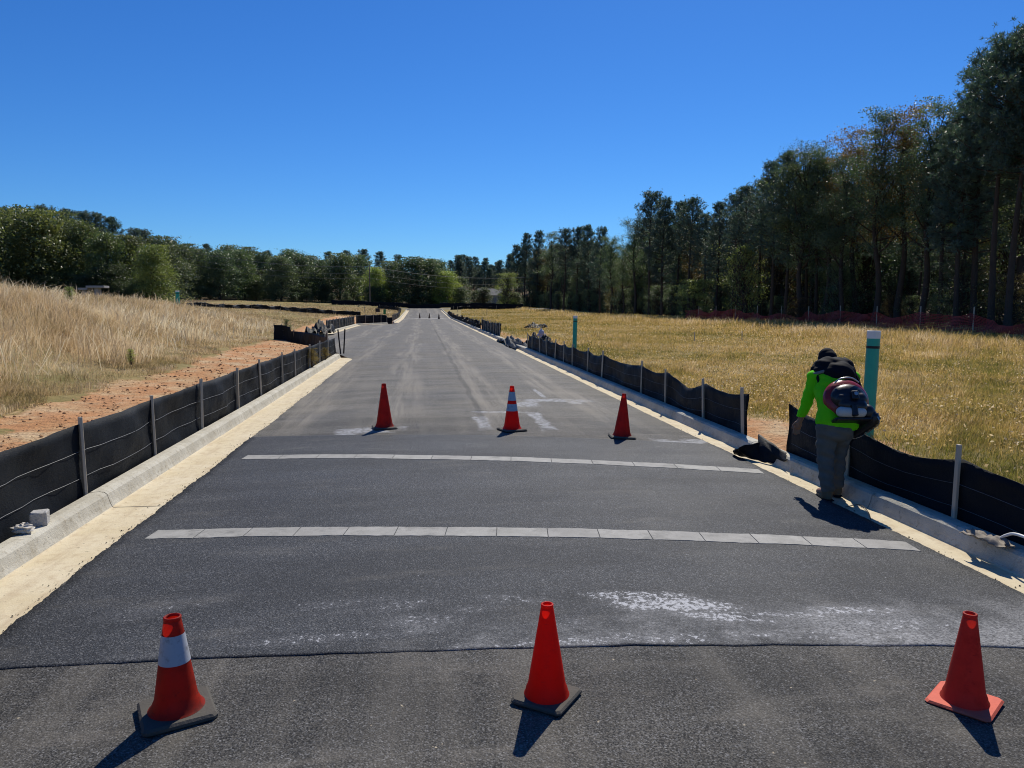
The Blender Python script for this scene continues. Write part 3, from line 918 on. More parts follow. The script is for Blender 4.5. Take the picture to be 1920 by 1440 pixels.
# three small ones far down the road, on a pale stripe
M['far_cone'] = simple('far_delineator', (0.10, 0.05, 0.03), 0.7)
for k, (px, py, w) in enumerate([(787, 597, 'left'), (805, 597, 'middle'), (823, 598, 'right')]):
    p = at_road(px, py)
    cone(f'tiny distant dark cone at the far pale stripe, {w} one of three', p, 0, .72, .13, .04, .36, M['far_cone'], M['cone_base'], [], .02, group='small cones far down the road')
M['stripe'] = simple('far_stripe', (0.42, 0.41, 0.38), 0.8, 0.2, .2, 3)
V, F = [], []
for i_ in range(13):
    x = -3.3 + 6.6 * i_ / 12
    for j in range(2):
        y = 103 + j * 2.2
        V.append((x, y, float(road_z(x, y)) + .012))
F = [(2 * i_, 2 * i_ + 2, 2 * i_ + 3, 2 * i_ + 1) for i_ in range(12)]
tag(obj('far_stripe_marking', V, F, M['stripe']), 'pale stripe across the road far away under three tiny cones', 'road marking', kind='structure')

# ---------------------------------------------------------------- marker posts, hydrant, signs, bits
M['teal'] = simple('teal_pipe', (0.016, 0.33, 0.245), 0.42, 0.45, .15, 5)
M['white_plastic'] = simple('white_plastic', (0.72, 0.72, 0.70), 0.5, 0.4, .1, 10)
M['black_tape'] = simple('black_tape', (0.012, 0.012, 0.014), 0.5, 0.4)
def marker_post(label, x, y, h, r, tilt=(0, 0)):
    z = float(terrain(x, y))
    root = empty('marker_post', (x, y, z - .05))
    root.rotation_euler = (tilt[0], tilt[1], 0)
    tag(root, label, 'marker post', 'green pipe marker posts in the field')
    h += .05
    MB().lathe([(r, 0), (r, h - .10)], 28, closed=True).build('pipe', M['teal'], root, smooth=False)
    MB().lathe([(r + .003, h - .105), (r + .003, h - .006), (r - .004, h), (r - .012, h), (r - .012, h - .05)], 28).build('cap_ring', M['white_plastic'], root)
    MB().lathe([(r + .002, h - .24), (r + .002, h - .205)], 28).build('tape_band', M['black_tape'], root)
pm = at(1626, 806, .25)
top = at_depth(1633, 620, pm[1])
marker_post('tall green pipe marker post with white rim, behind the worker', pm[0], pm[1], top[2] - float(terrain(pm[0], pm[1])), .083, (0, R(1.0)))
pm = at(1077, 651, .25)
top = at_depth(1079, 592, pm[1])
marker_post('green pipe marker post with white rim standing behind the middle right fence', pm[0], pm[1], top[2] - float(terrain(pm[0], pm[1])), .085, (0, R(1.2)))
pm = at_depth(333, 560, 62)
top = at_depth(333, 545, 62)
marker_post('distant green pipe marker post on the left grassy ridge', pm[0], 62, max(.6, top[2] - float(terrain(pm[0], 62))), .14)

# fire hydrant under a pale cover
pm = at(1015, 641, .2)
hr = empty('fire_hydrant', (pm[0], pm[1], float(terrain(pm[0], pm[1])) - .02))
tag(hr, 'pale wrapped fire hydrant on the clay behind the middle right fence', 'fire hydrant')
M['hyd'] = simple('hydrant_wrap', (0.50, 0.47, 0.50), 0.6, 0.3, .25, 9, .4, 12)
MB().lathe([(.17, 0), (.17, .05), (.12, .06), (.115, .42), (.15, .44), (.15, .49), (.13, .50)], 16, closed=True).build('barrel', M['hyd'], hr)
MB().lathe([(.14, .505), (.13, .58), (.09, .64), (.04, .66), (.035, .72), (.0, .725)], 16).build('bonnet', M['hyd'], hr, smooth=True)
for sx in (-1, 1):
    MB().tube([(sx * .10, 0, .40), (sx * .20, 0, .40)], .06, 12).build('outlet_cap', M['hyd'], hr)
MB().tube([(0, -.10, .33), (0, -.19, .33)], .075, 12).build('pumper_cap', M['hyd'], hr)

# block and paper on the left kerb
t = NT('block_concrete'); n1 = t.noise(18, 6, .7)
M['block'] = t.done(t.bsdf(t.mix(n1, (.33, .32, .30), (.52, .51, .49)), .9, .2, t.bump(n1, .8, .02)))
p = at(68, 985, .155)
bl = MB()
rr = random.Random(3)
bl.box((0, 0, .057), (.125, .12, .115), Matrix.Rotation(.05, 3, 'X'), bev=.014)
bl.v = [(x + rr.uniform(-.006, .006), y + rr.uniform(-.006, .006), z + rr.uniform(-.004, .006)) for x, y, z in bl.v]
bo = bl.build('concrete_block', M['block'], loc=(-3.99, p[1] + .02, .152)); bo.rotation_euler = (0, 0, .25)
tag(bo, 'broken grey concrete block sitting on the left kerb', 'block')
p = at(38, 999, .155)
V, F = [], []
nr, nc = 10, 14
for i_ in range(nr + 1):
    for j in range(nc):
        th, ph = math.pi * i_ / nr, 2 * math.pi * j / nc
        k = 1 + .28 * math.sin(3 * ph + 5 * th) * math.sin(4 * th) + rr.uniform(-.13, .13) * (0 < i_ < nr)
        V.append((.075 * k * math.sin(th) * math.cos(ph), .06 * k * math.sin(th) * math.sin(ph), .035 + .038 * k * math.cos(th)))
for i_ in range(nr):
    for j in range(nc):
        F.append((i_ * nc + j, (i_ + 1) * nc + j, (i_ + 1) * nc + (j + 1) % nc, i_ * nc + (j + 1) % nc))
M['paper'] = simple('crumpled_paper', (.66, .61, .52), .9, .1, .2, 20)
tag(obj('crumpled_paper', V, F, M['paper'], loc=(-4.0, p[1], .156)), 'crumpled off-white paper beside the concrete block on the kerb', 'litter')

# white pipe and torn sheet at the near right kerb
def curve_pts(ctrl, n=20):
    C = [Vector(c_) for c_ in ctrl]
    C = [C[0]] + C + [C[-1]]
    out = []
    for i_ in range(1, len(C) - 2):
        for k in range(n):
            q = k / n
            a, b, c_, d = C[i_ - 1], C[i_], C[i_ + 1], C[i_ + 2]
            out.append(.5 * ((2 * b) + (c_ - a) * q + (2 * a - 5 * b + 4 * c_ - d) * q * q + (3 * b - a - 3 * c_ + d) * q ** 3))
    return out + [C[-2]]
pp = [(3.50 - .01 * k, yx(px, 3.5), z) for k, (px, z) in enumerate(((1850, .168), (1868, .170), (1884, .185), (1900, .235), (1918, .275), (1945, .285), (1975, .27)))]
tag(MB().tube(curve_pts(pp), .011, 10).build('plastic_pipe', M['white_plastic'], smooth=True),
    'bent white plastic pipe poking up along the near right kerb', 'pipe')
p = at(1845, 1012, .17)
M['torn'] = simple('torn_sheet', (.20, .17, .135), .75, .3, .4, 20, .4, 40)
rag_sheet('torn_sheet', 'torn grey-brown sheet scrap on the near right kerb', (p[0] + .03, p[1], .155), (.14, .36), 12, M['torn'], .05, .1, cat='scrap', n=10)
M['cable'] = simple('cable', (.10, .08, .06), .6)
pts = [at(px, py, .004) for px, py in ((1585, 952), (1612, 948), (1628, 962), (1634, 982))]
tag(MB().tube(curve_pts([(a, b, .012) for a, b, _ in pts]), .004, 5).build('loose_cable', M['cable']), 'thin loose cable curling on the gutter behind the worker', 'cable')

# survey stakes in the right field
for k, (px, pyb, pyt, lab) in enumerate([(1302, 640, 622, 'middle'), (1391, 637, 620, 'right'), (905, 603, 594, 'far left')]):
    b = at(px, pyb, .3); tp = at_depth(px, pyt, b[1])
    z = float(terrain(b[0], b[1]))
    h = max(.4, tp[2] - z)
    o = MB().box((0, 0, h / 2), (.045, .03, h), bev=.006).build('survey_stake', M['stake'], loc=(b[0], b[1], z - .02))
    tag(o, f'thin wooden survey stake in the right field, {lab} one', 'survey stake', 'survey stakes in the field')
for k, (px, pyb, pyt) in enumerate([(913, 601, 589), (683, 567, 560), (858, 586, 575)]):
    b = at_depth(px, pyb, 118 + 10 * k); z = float(terrain(b[0], b[1]))
    o = MB().box((0, 0, .5), (.07, .05, 1.1), bev=.01).build('survey_stake', M['stake'], loc=(b[0], b[1], z))
    tag(o, ['dark short stake in the field right of the far collapsed fence', 'lone thin stake on the far left field below the trees', 'dark short stake beside the far right corner'][k], 'survey stake', 'far survey stakes')
# small yard signs on the far left verge
M['sign_green'] = simple('sign_green', (.02, .20, .06), .5); M['sign_black'] = simple('sign_black', (.015, .015, .017), .5)
for px, pyt, pyb, w, m, lab in [(721, 580, 589, 4.5, 'sign_green', 'small green sign on a post on the far left verge'), (708, 578, 585, 8, 'sign_black', 'small black panel sign on a post on the far left verge')]:
    Y = 96
    a = at_depth(px, pyt, Y); b = at_depth(px, pyb, Y)
    z = float(terrain(a[0], Y)); s_ = Y / FPX
    root = empty('small_sign', (a[0], Y, z)); tag(root, lab, 'sign')
    MB().box((0, 0, (a[2] + b[2]) / 2 - z), (w * s_, .03, a[2] - b[2]), bev=.01).build('sign_panel', M[m], root)
    MB().box((0, .04, (a[2] - z) / 2), (.05, .04, a[2] - z), bev=.005).build('post', M['stake'], root)
# pale boards behind the left rise
M['board'] = simple('pale_board', (.27, .27, .26), .7)
for px, py, w, lab in [(183, 538, 30, 'pale flat board lying high on the left rise'), (160, 542, 16, 'smaller pale board in front of the flat board on the left rise')]:
    a = at_depth(px, py, 58)
    z = float(terrain(a[0], 58))
    o = MB().box((0, 0, 0), (w * 58 / FPX, 1.0, .16), bev=.03).build('pale_board', M['board'], loc=(a[0], 58, a[2]))
    root = o
    MB().box((0, 0, (z - a[2]) / 2 - .04), (.3, .5, max(.05, a[2] - z - .1)), bev=.02).build('support', M['board'], o)
    tag(o, lab, 'board')
# pale rock in the right field
p = at(1004, 615, .3)
rag_sheet('dark_debris', 'dark plastic debris with a pale lump lying in the right field', (p[0], p[1], float(terrain(p[0], p[1])) + .1), (1.5, .9), 21, M['fabric'], .4, .2, cat='debris', n=12)

# ---------------------------------------------------------------- the worker and the backpack blower
def blob(name, prims, voxel, mat, parent, smooth_it=3, disp=None, crop=None):
    """one continuous surface grown round tapered capsules ('c',p0,r0,p1,r1) and ellipsoids ('e',centre,radii,euler)"""
    V, F = [], []
    def sph(fn, n=10, m=16):
        b = len(V)
        for i_ in range(n + 1):
            th = math.pi * i_ / n
            for j in range(m):
                ph = 2 * math.pi * j / m
                V.append(tuple(fn(Vector((math.sin(th) * math.cos(ph), math.sin(th) * math.sin(ph), math.cos(th))))))
        for i_ in range(n):
            for j in range(m):
                F.append((b + i_ * m + j, b + (i_ + 1) * m + j, b + (i_ + 1) * m + (j + 1) % m, b + i_ * m + (j + 1) % m))
    for pr in prims:
        if pr[0] == 'c':
            p0, r0, p1, r1 = Vector(pr[1]), pr[2], Vector(pr[3]), pr[4]
            ax = (p1 - p0); q = ax.to_track_quat('Z', 'Y')
            def fn(d, p0=p0, p1=p1, r0=r0, r1=r1, q=q):
                w = q @ d
                return (p1 + w * r1) if d.z > 1e-6 else (p0 + w * r0)
            sph(fn, 12, 18)
        else:
            c_, rad, eu = Vector(pr[1]), Vector(pr[2]), pr[3] if len(pr) > 3 else (0, 0, 0)
            from mathutils import Euler
            q = Euler(eu).to_matrix()
            sph(lambda d, c_=c_, rad=rad, q=q: c_ + q @ Vector((d.x * rad.x, d.y * rad.y, d.z * rad.z)), 14, 20)
    me = mesh_from(name + '_source', V, F, mat)
    tmp = bpy.data.objects.new(name + '_source', me)
    COL.objects.link(tmp)
    rm = tmp.modifiers.new('r', 'REMESH'); rm.mode = 'VOXEL'; rm.voxel_size = voxel
    sm = tmp.modifiers.new('s', 'SMOOTH'); sm.factor = .5; sm.iterations = smooth_it
    dg = bpy.context.evaluated_depsgraph_get()
    out = bpy.data.meshes.new_from_object(tmp.evaluated_get(dg))
    bpy.data.objects.remove(tmp)
    bpy.data.meshes.remove(me)
    out.name = name
    if disp:
        n = len(out.vertices)
        co = np.empty(n * 3, np.float32); out.vertices.foreach_get('co', co); co = co.reshape(-1, 3)
        no = np.empty(n * 3, np.float32); out.vertices.foreach_get('normal', no); no = no.reshape(-1, 3)
        co += no * disp(co)[:, None]
        out.vertices.foreach_set('co', co.ravel())
    if crop:                                             # clean cloth edges: cut above / below a level
        bm = bmesh.new(); bm.from_mesh(out)
        for zc, sgn in crop:
            bmesh.ops.bisect_plane(bm, geom=bm.verts[:] + bm.edges[:] + bm.faces[:], plane_co=(0, 0, zc), plane_no=(0, .12, sgn), clear_outer=True)
        bm.to_mesh(out); bm.free()
    out.materials.clear(); out.materials.append(mat)
    out.polygons.foreach_set('use_smooth', np.ones(len(out.polygons), bool))
    out.update()
    return link(bpy.data.objects.new(name, out), parent)

def cloth(name, col, var=.2, rough=.85, transl=0.0, scale=14, spec=.15, sheen=0):
    t = NT(name)
    n1 = t.noise(scale, 5, .6)
    c = t.mix(n1, tuple(q * (1 - var) for q in col), tuple(min(1, q * (1 + var)) for q in col))
    sh = t.bsdf(c, rough, spec, t.bump(t.noise(260, 2), .15, .002))
    if transl:
        sh = t.mixsh(transl, sh, t.transl(c))
    return t.done(sh)
M['skin'] = cloth('skin', (.30, .165, .105), .1, .6, 0, 20, .3)
M['hivis'] = cloth('hivis_shirt', (.20, .90, .015), .08, .8, .32)
M['trouser'] = cloth('work_trousers', (.130, .124, .104), .22)
M['darkcloth'] = cloth('dark_cloth', (.007, .008, .012), .3)
M['boot'] = cloth('work_boots', (.16, .12, .07), .35, .8, 0, 22)
M['greytrim'] = cloth('grey_trim', (.20, .20, .20), .2)

WX, WY = at(1562, 937, 0.0)[:2]
person = empty('person', (WX, WY, 0.004), R(-8))
tag(person, 'person bent forward in a bright green shirt and grey trousers, standing in the right gutter', 'person')
def pz(px, py, d):
    """height above the worker's feet of a spot seen at that row, d metres beyond the feet"""
    return at_depth(px, py, WY + d)[2]
HIP = .86
sh_y, sh_z = .36, 1.20                                   # shoulders, forward of the feet
# joints: local x to the right, y forward
hip_l, hip_r = (-.085, -.01, .78), (.085, .02, .78)
kn_l, kn_r = (-.085, .03, .45), (.085, .14, .47)
an_l, an_r = (-.075, -.03, .09), (.085, .14, .09)
SX = .10
S_l, S_r = (SX - .195, sh_y, sh_z), (SX + .195, sh_y + .02, sh_z - .01)
E_l, E_r = (SX - .255, sh_y + .02, .95), (SX + .25, sh_y + .12, .98)
W_l, W_r = (SX - .295, sh_y + .10, .73), (SX + .14, sh_y + .33, .90)
NK, HD = (SX, sh_y + .10, 1.26), (SX + .01, sh_y + .21, 1.31)
def hand(w, d, side):
    """palm and five curled fingers from wrist w along direction d"""
    w, d = Vector(w), Vector(d).normalized()
    a = d.cross(Vector((0, 1, 0))).normalized() * side
    nrm = d.cross(a).normalized()
    out = [('e', w + d * .045, (.04, .018, .05), (0, 0, 0)), ('c', w, .026, w + d * .07, .028)]
    for k, (o_, l_) in enumerate(((-.030, .070), (-.010, .080), (.010, .076), (.029, .060))):
        b0 = w + d * .080 + a * o_
        b1 = b0 + d * l_ * .5 + nrm * .008
        b2 = b1 + d * l_ * .42 + nrm * .022
        out += [('c', b0, .0095, b1, .009), ('c', b1, .009, b2, .008)]
    t0 = w + d * .03 - a * .035
    t1 = t0 + d * .035 - a * .022 + nrm * .01
    out += [('c', t0, .012, t1, .010), ('c', t1, .010, t1 + d * .03 + nrm * .012, .0085)]
    return out
body = [('c', hip_l, .085, kn_l, .06), ('c', kn_l, .058, an_l, .042), ('c', hip_r, .085, kn_r, .06), ('c', kn_r, .058, an_r, .042),
        ('c', an_l, .042, (an_l[0] - .01, an_l[1] + .16, .05), .036), ('c', an_r, .042, (an_r[0], an_r[1] + .16, .05), .036),
        ('c', (0, .0, .90), .12, (SX * .6, sh_y * .55, 1.07), .125), ('c', (SX * .6, sh_y * .55, 1.07), .13, (SX, sh_y, sh_z), .11),
        ('c', hip_l, .09, hip_r, .09), ('c', S_l, .062, S_r, .062),
        ('c', S_l, .052, E_l, .043), ('c', E_l, .041, W_l, .029), ('c', S_r, .052, E_r, .043), ('c', E_r, .041, W_r, .029),
        ('c', (SX, sh_y, sh_z), .065, NK, .058), ('c', NK, .056, HD, .06), ('e', HD, (.078, .095, .112), (R(-35), 0, 0)),
        ('e', (HD[0], HD[1] + .085, HD[2] - .045), (.016, .026, .02)), ('e', (HD[0] - .082, HD[1] - .005, HD[2] - .01), (.012, .02, .03)), ('e', (HD[0] + .082, HD[1] - .005, HD[2] - .01), (.012, .02, .03))]
body += hand(W_l, Vector(W_l) - Vector(E_l), 1) + hand(W_r, Vector(W_r) - Vector(E_r), -1)
blob('body', body, .0062, M['skin'], person, 2)
def folds(amp, sx, sz, ph=0.0):
    return lambda co: amp * (np.sin(co[:, 2] * sz + 3 * np.sin(co[:, 0] * sx + ph) + ph) * .6 + np.sin(co[:, 0] * sx * 2 + co[:, 2] * sz * 1.9 + co[:, 1] * 22) * .4)
mx, my, mz = SX * .6, sh_y * .6, 1.08
blob('shirt', [('c', (-.075, .0, .80), .125, (-.06, .02, .90), .122), ('c', (.085, .0, .80), .125, (.09, .02, .90), .122), ('c', (-.075, -.005, .80), .130, (.085, -.005, .80), .130), ('c', (-.055, .01, .83), .120, (-.05, .04, .93), .118), ('c', (.075, .01, .83), .120, (.09, .04, .93), .118),
               ('c', (.01, .03, .92), .150, (mx, my, mz), .155), ('c', (-.06, .03, .92), .115, (mx - .10, my, mz), .112), ('c', (.09, .03, .92), .115, (mx + .10, my, mz), .112),
               ('c', (mx - .05, my, mz), .145, (SX - .06, sh_y, sh_z), .125), ('c', (mx + .05, my, mz), .145, (SX + .06, sh_y, sh_z), .125), ('c', S_l, .080, S_r, .080),
               ('c', S_l, .074, E_l, .060), ('c', E_l, .060, (W_l[0] * .985, W_l[1] - .005, W_l[2] + .03), .044),
               ('c', S_r, .074, E_r, .060), ('c', E_r, .060, (W_r[0] + .01, W_r[1] - .03, W_r[2] + .01), .044)], .009, M['hivis'], person, 4, folds(.006, 14, 34), [(.725, -1)])
blob('trousers', [('c', (-.05, .01, .76), .115, (.05, .01, .76), .115), ('c', hip_l, .118, kn_l, .086), ('c', kn_l, .084, (an_l[0], an_l[1], .13), .070),
                  ('c', hip_r, .118, kn_r, .086), ('c', kn_r, .084, (an_r[0], an_r[1], .13), .070), ('e', (0, -.02, .70), (.165, .125, .11))], .009, M['trouser'], person, 3, folds(.009, 12, 40, 1.0), [(.80, 1)])
for a in (an_l, an_r):
    sh = blob('boot', [('c', (a[0], a[1], .05), .055, (a[0], a[1], .15), .06), ('c', (a[0], a[1] - .01, .048), .050, (a[0] + .005, a[1] + .15, .046), .046), ('e', (a[0], a[1] + .07, .03), (.056, .145, .034))], .007, M['boot'], person, 2)
    MB().box((a[0], a[1] + .065, .011), (.10, .29, .022), bev=.02).build('sole', M['darkcloth'], sh)
HZ = sh_z + .085
blob('hood', [('e', (SX, sh_y + .05, HZ + .005), (.22, .14, .11), (R(-25), 0, 0)), ('c', (SX - .13, sh_y - .02, HZ - .025), .085, (SX + .13, sh_y - .02, HZ - .025), .085), ('c', (SX - .14, sh_y + .06, HZ + .005), .07, (SX + .12, sh_y + .08, HZ + .035), .085),
              ('c', (SX - .05, sh_y - .12, HZ - .09), .07, (SX + .09, sh_y - .12, HZ - .10), .08), ('c', (SX + .16, sh_y, HZ - .05), .075, (SX + .21, sh_y - .02, HZ - .14), .05), ('c', (SX - .03, sh_y - .20, HZ - .16), .05, (SX + .08, sh_y - .20, HZ - .16), .06), ('e', (SX + .01, sh_y - .09, HZ - .05), (.17, .15, .13), (R(-30), 0, 0)), ('e', (SX + .0, sh_y + .02, HZ + .03), (.20, .14, .10))], .009, M['darkcloth'], person, 3, folds(.008, 20, 30, 2))
blob('hood_trim', [('c', (SX - .17, sh_y + .03, HZ + .070), .012, (SX - .02, sh_y + .05, HZ + .108), .012), ('c', (SX - .02, sh_y + .05, HZ + .108), .012, (SX + .13, sh_y + .05, HZ + .100), .012)], .005, M['greytrim'], person, 1)
blob('shoulder_trim', [('c', (SX - .225, sh_y - .05, HZ - .045), .016, (SX - .14, sh_y - .10, HZ - .012), .018)], .006, M['greytrim'], person, 1)
hat = blob('hat', [('e', (HD[0] + .005, HD[1] + .015, HD[2] + .075), (.095, .11, .085), (R(-18), 0, 0)), ('c', (HD[0], HD[1], HD[2] + .03), .10, (HD[0], HD[1] + .02, HD[2] + .10), .085)], .007, M['darkcloth'], person, 2)
MB().lathe([(.085, .0), (.135, -.022), (.137, -.026), (.085, -.008)], 28, c=(HD[0], HD[1] + .01, HD[2] + .045)).build('hat_brim', M['darkcloth'], hat, smooth=True)

# backpack blower (rests on the worker's back)
M['red_shell'] = simple('red_shell', (.26, .010, .010), .3, .5, .12, 6)
M['black_plastic'] = simple('black_plastic', (.013, .013, .015), .38, .45, .3, 20)
M['tank'] = simple('fuel_tank', (.46, .46, .43), .5, .35, .15, 12)
M['metal'] = simple('dull_metal', (.45, .45, .45), .35, .5, .2, 15, metallic=.8)
blower = empty('backpack_blower', (WX, WY, .004), R(-8))
tag(blower, 'red and black backpack leaf blower on the worker\'s back', 'leaf blower')
bc = Vector((.075, -.055, 1.005))                          # centre of the machine behind the back
tilt = Matrix.Rotation(R(-24), 3, 'X')
def B(x, y, z): return tuple(bc + tilt @ Vector((x, y, z)))
shell = blob('shell', [('e', B(0, .04, .02), (.225, .10, .215), (R(-24), 0, 0)), ('e', B(0, .05, -.03), (.215, .095, .18), (R(-24), 0, 0))], .008, M['red_shell'], blower, 2)
blob('engine_cover', [('e', B(0, -.02, .03), (.175, .09, .135), (R(-24), 0, 0)), ('c', B(-.08, -.05, .0), .07, B(.09, -.05, .0), .075), ('c', B(-.06, -.07, -.06), .065, B(.08, -.07, -.08), .07)], .008, M['black_plastic'], blower, 2)
MB().box(B(.02, -.135, .02), (.07, .035, .085), tilt, bev=.01).build('starter_housing', M['black_plastic'], blower)
MB().tube([B(.02, -.165, .03), B(.02, -.13, .03)], .018, 14).build('muffler_bolt', M['metal'], blower)
blob('fuel_tank', [('c', B(-.11, -.085, -.135), .052, B(-.03, -.09, -.14), .052), ('c', B(.03, -.09, -.14), .050, B(.075, -.09, -.14), .050)], .006, M['tank'], blower, 2)
MB().box(B(-.005, -.135, -.135), (.055, .05, .11), tilt, bev=.012).build('tank_bracket', M['black_plastic'], blower)
MB().box(B(0, .0, -.205), (.36, .20, .03), tilt, bev=.015).build('base_plate', M['black_plastic'], blower)
MB().box(B(0, .115, 0), (.26, .03, .40), tilt, bev=.012).build('back_pad', M['darkcloth'], blower)
MB().tube(curve_pts([B(-.12, -.03, .175), B(-.06, -.06, .215), (bc + tilt @ Vector((.04, -.06, .22))), B(.12, -.03, .185)], 8), .008, 8).build('carry_handle', M['metal'], blower, smooth=True)
for sx in (-1, 1):
    MB().tube(curve_pts([(bc.x + sx * .13 - .03 * (sx < 0), -.05, .82), (bc.x + sx * .19, .0, .92), (SX + sx * .20, .12, 1.05), (SX + sx * .20, .27, 1.20), (SX + sx * .15, .38, 1.32)], 8), .015, 6).build('harness_strap', M['darkcloth'], blower, smooth=True)
pts_ = curve_pts([B(.16, -.02, -.12), B(.22, -.03, -.20), (.20, .05, .66), (.17, .20, .52), (.13, .42, .36), (.10, .55, .24)], 16)
rad = [.050 + .006 * math.sin(k * 2.4) if k < 34 else .040 for k in range(len(pts_))]
MB().tube(pts_, rad, 14).build('blower_tube', M['black_plastic'], blower, smooth=True)
MB().tube(curve_pts([B(.20, -.06, -.12), B(.24, -.08, -.24), (.27, -.05, .68), (.20, .02, .62), (.12, .06, .62)], 10), .005, 6).build('throttle_cable', M['metal'], blower)
blob('elbow_joint', [('e', B(.16, -.03, -.13), (.075, .07, .085)), ('c', B(.12, .0, -.12), .06, B(.21, -.03, -.19), .058)], .008, M['black_plastic'], blower, 2)

# ---------------------------------------------------------------- trees
def leaf_mat(name, lo, hi, trans=0.35, gl=0.5):
    t = NT(name)
    v = t.attr('tint')
    c = t.mix(v, lo, hi)
    c = t.mix(1.0, c, t.objinfo('Color'), 'MULTIPLY')
    tc = t.mix(1.0, c, (1.2, 1.3, 0.85), 'MULTIPLY')
    return t.done(t.mixsh(trans, t.bsdf(c, 0.48, gl), t.transl(tc)))
M['needle'] = leaf_mat('pine_needles', (0.060, 0.105, 0.088), (0.140, 0.190, 0.132), 0.24)
M['leaf'] = leaf_mat('broad_leaves', (0.065, 0.105, 0.055), (0.165, 0.200, 0.085), 0.32)
M['leaf_autumn'] = leaf_mat('autumn_leaves', (0.11, 0.078, 0.030), (0.22, 0.165, 0.055), 0.36)
t = NT('bark')
n1 = t.noise(1.0, 6, 0.7, t.mapping((9, 9, 1.6)))
M['bark'] = t.done(t.bsdf(t.mix(n1, (0.030, 0.022, 0.016), (0.115, 0.085, 0.065)), 0.9, 0.15, t.bump(n1, 0.6, 0.03)))

def unit(v):
    return v / np.maximum(1e-9, np.linalg.norm(v, axis=-1, keepdims=True))

def tufts_mesh(name, C, D, rng_, n, length, width, mat, tintc):
    """needle tufts: at each centre C n thin triangles fanning round direction D"""
    k = len(C)
    d = rng_.normal(size=(k, n, 3)) * 0.75 + D[:, None, :]
    d = unit(d)
    L = length * rng_.uniform(.7, 1.25, (k, n, 1))
    side = unit(np.cross(d, rng_.normal(size=(k, n, 3)))) * width * rng_.uniform(.7, 1.3, (k, n, 1))
    base = C[:, None, :] + d * 0.02
    tip = base + d * L
    V = np.stack([base - side * .3 + d * L * .35 - side * .4, base + side * .3 + d * L * .35 + side * .4, tip, base], 2).reshape(-1, 3)
    nf = k * n
    loops = (np.arange(nf)[:, None] * 4 + np.array([3, 1, 2, 0])).ravel()
    tint = np.repeat(np.clip(np.repeat(tintc, n) + rng_.normal(0, .16, nf), 0, 1), 4)
    return mesh_np(name, V, loops, np.full(nf, 4), mat, {'tint': tint})

def leaves_mesh(name, C, rng_, size, mat, tintc, up=0.35):
    k = len(C)
    n = unit(rng_.normal(size=(k, 3)) + np.array([0, 0, up]))
    a = unit(np.cross(n, rng_.normal(size=(k, 3))))
    b = np.cross(n, a)
    s = size * rng_.uniform(.6, 1.35, (k, 1))
    V = np.stack([C - a * s * .62, C - b * s * .36 + n * s * .1, C + a * s * .62, C + b * s * .36 + n * s * .1], 1).reshape(-1, 3)
    loops = np.arange(4 * k)
    tint = np.repeat(np.clip(tintc + rng_.normal(0, .15, k), 0, 1), 4)
    return mesh_np(name, V, loops, np.full(k, 4), mat, {'tint': tint})

def limb(mb, p, d, L, r0, r1, rr, n=5, sides=5, lift=0.25, wig=.12):
    pts, rs = [Vector(p)], [r0]
    d = Vector(d).normalized()
    for k in range(n):
        d = (d + Vector((rr.uniform(-wig, wig), rr.uniform(-wig, wig), rr.uniform(-wig, wig) + lift / n))).normalized()
        pts.append(pts[-1] + d * (L / n)); rs.append(r0 + (r1 - r0) * (k + 1) / n)
    mb.tube(pts, rs, sides, cap=False)
    return pts, d

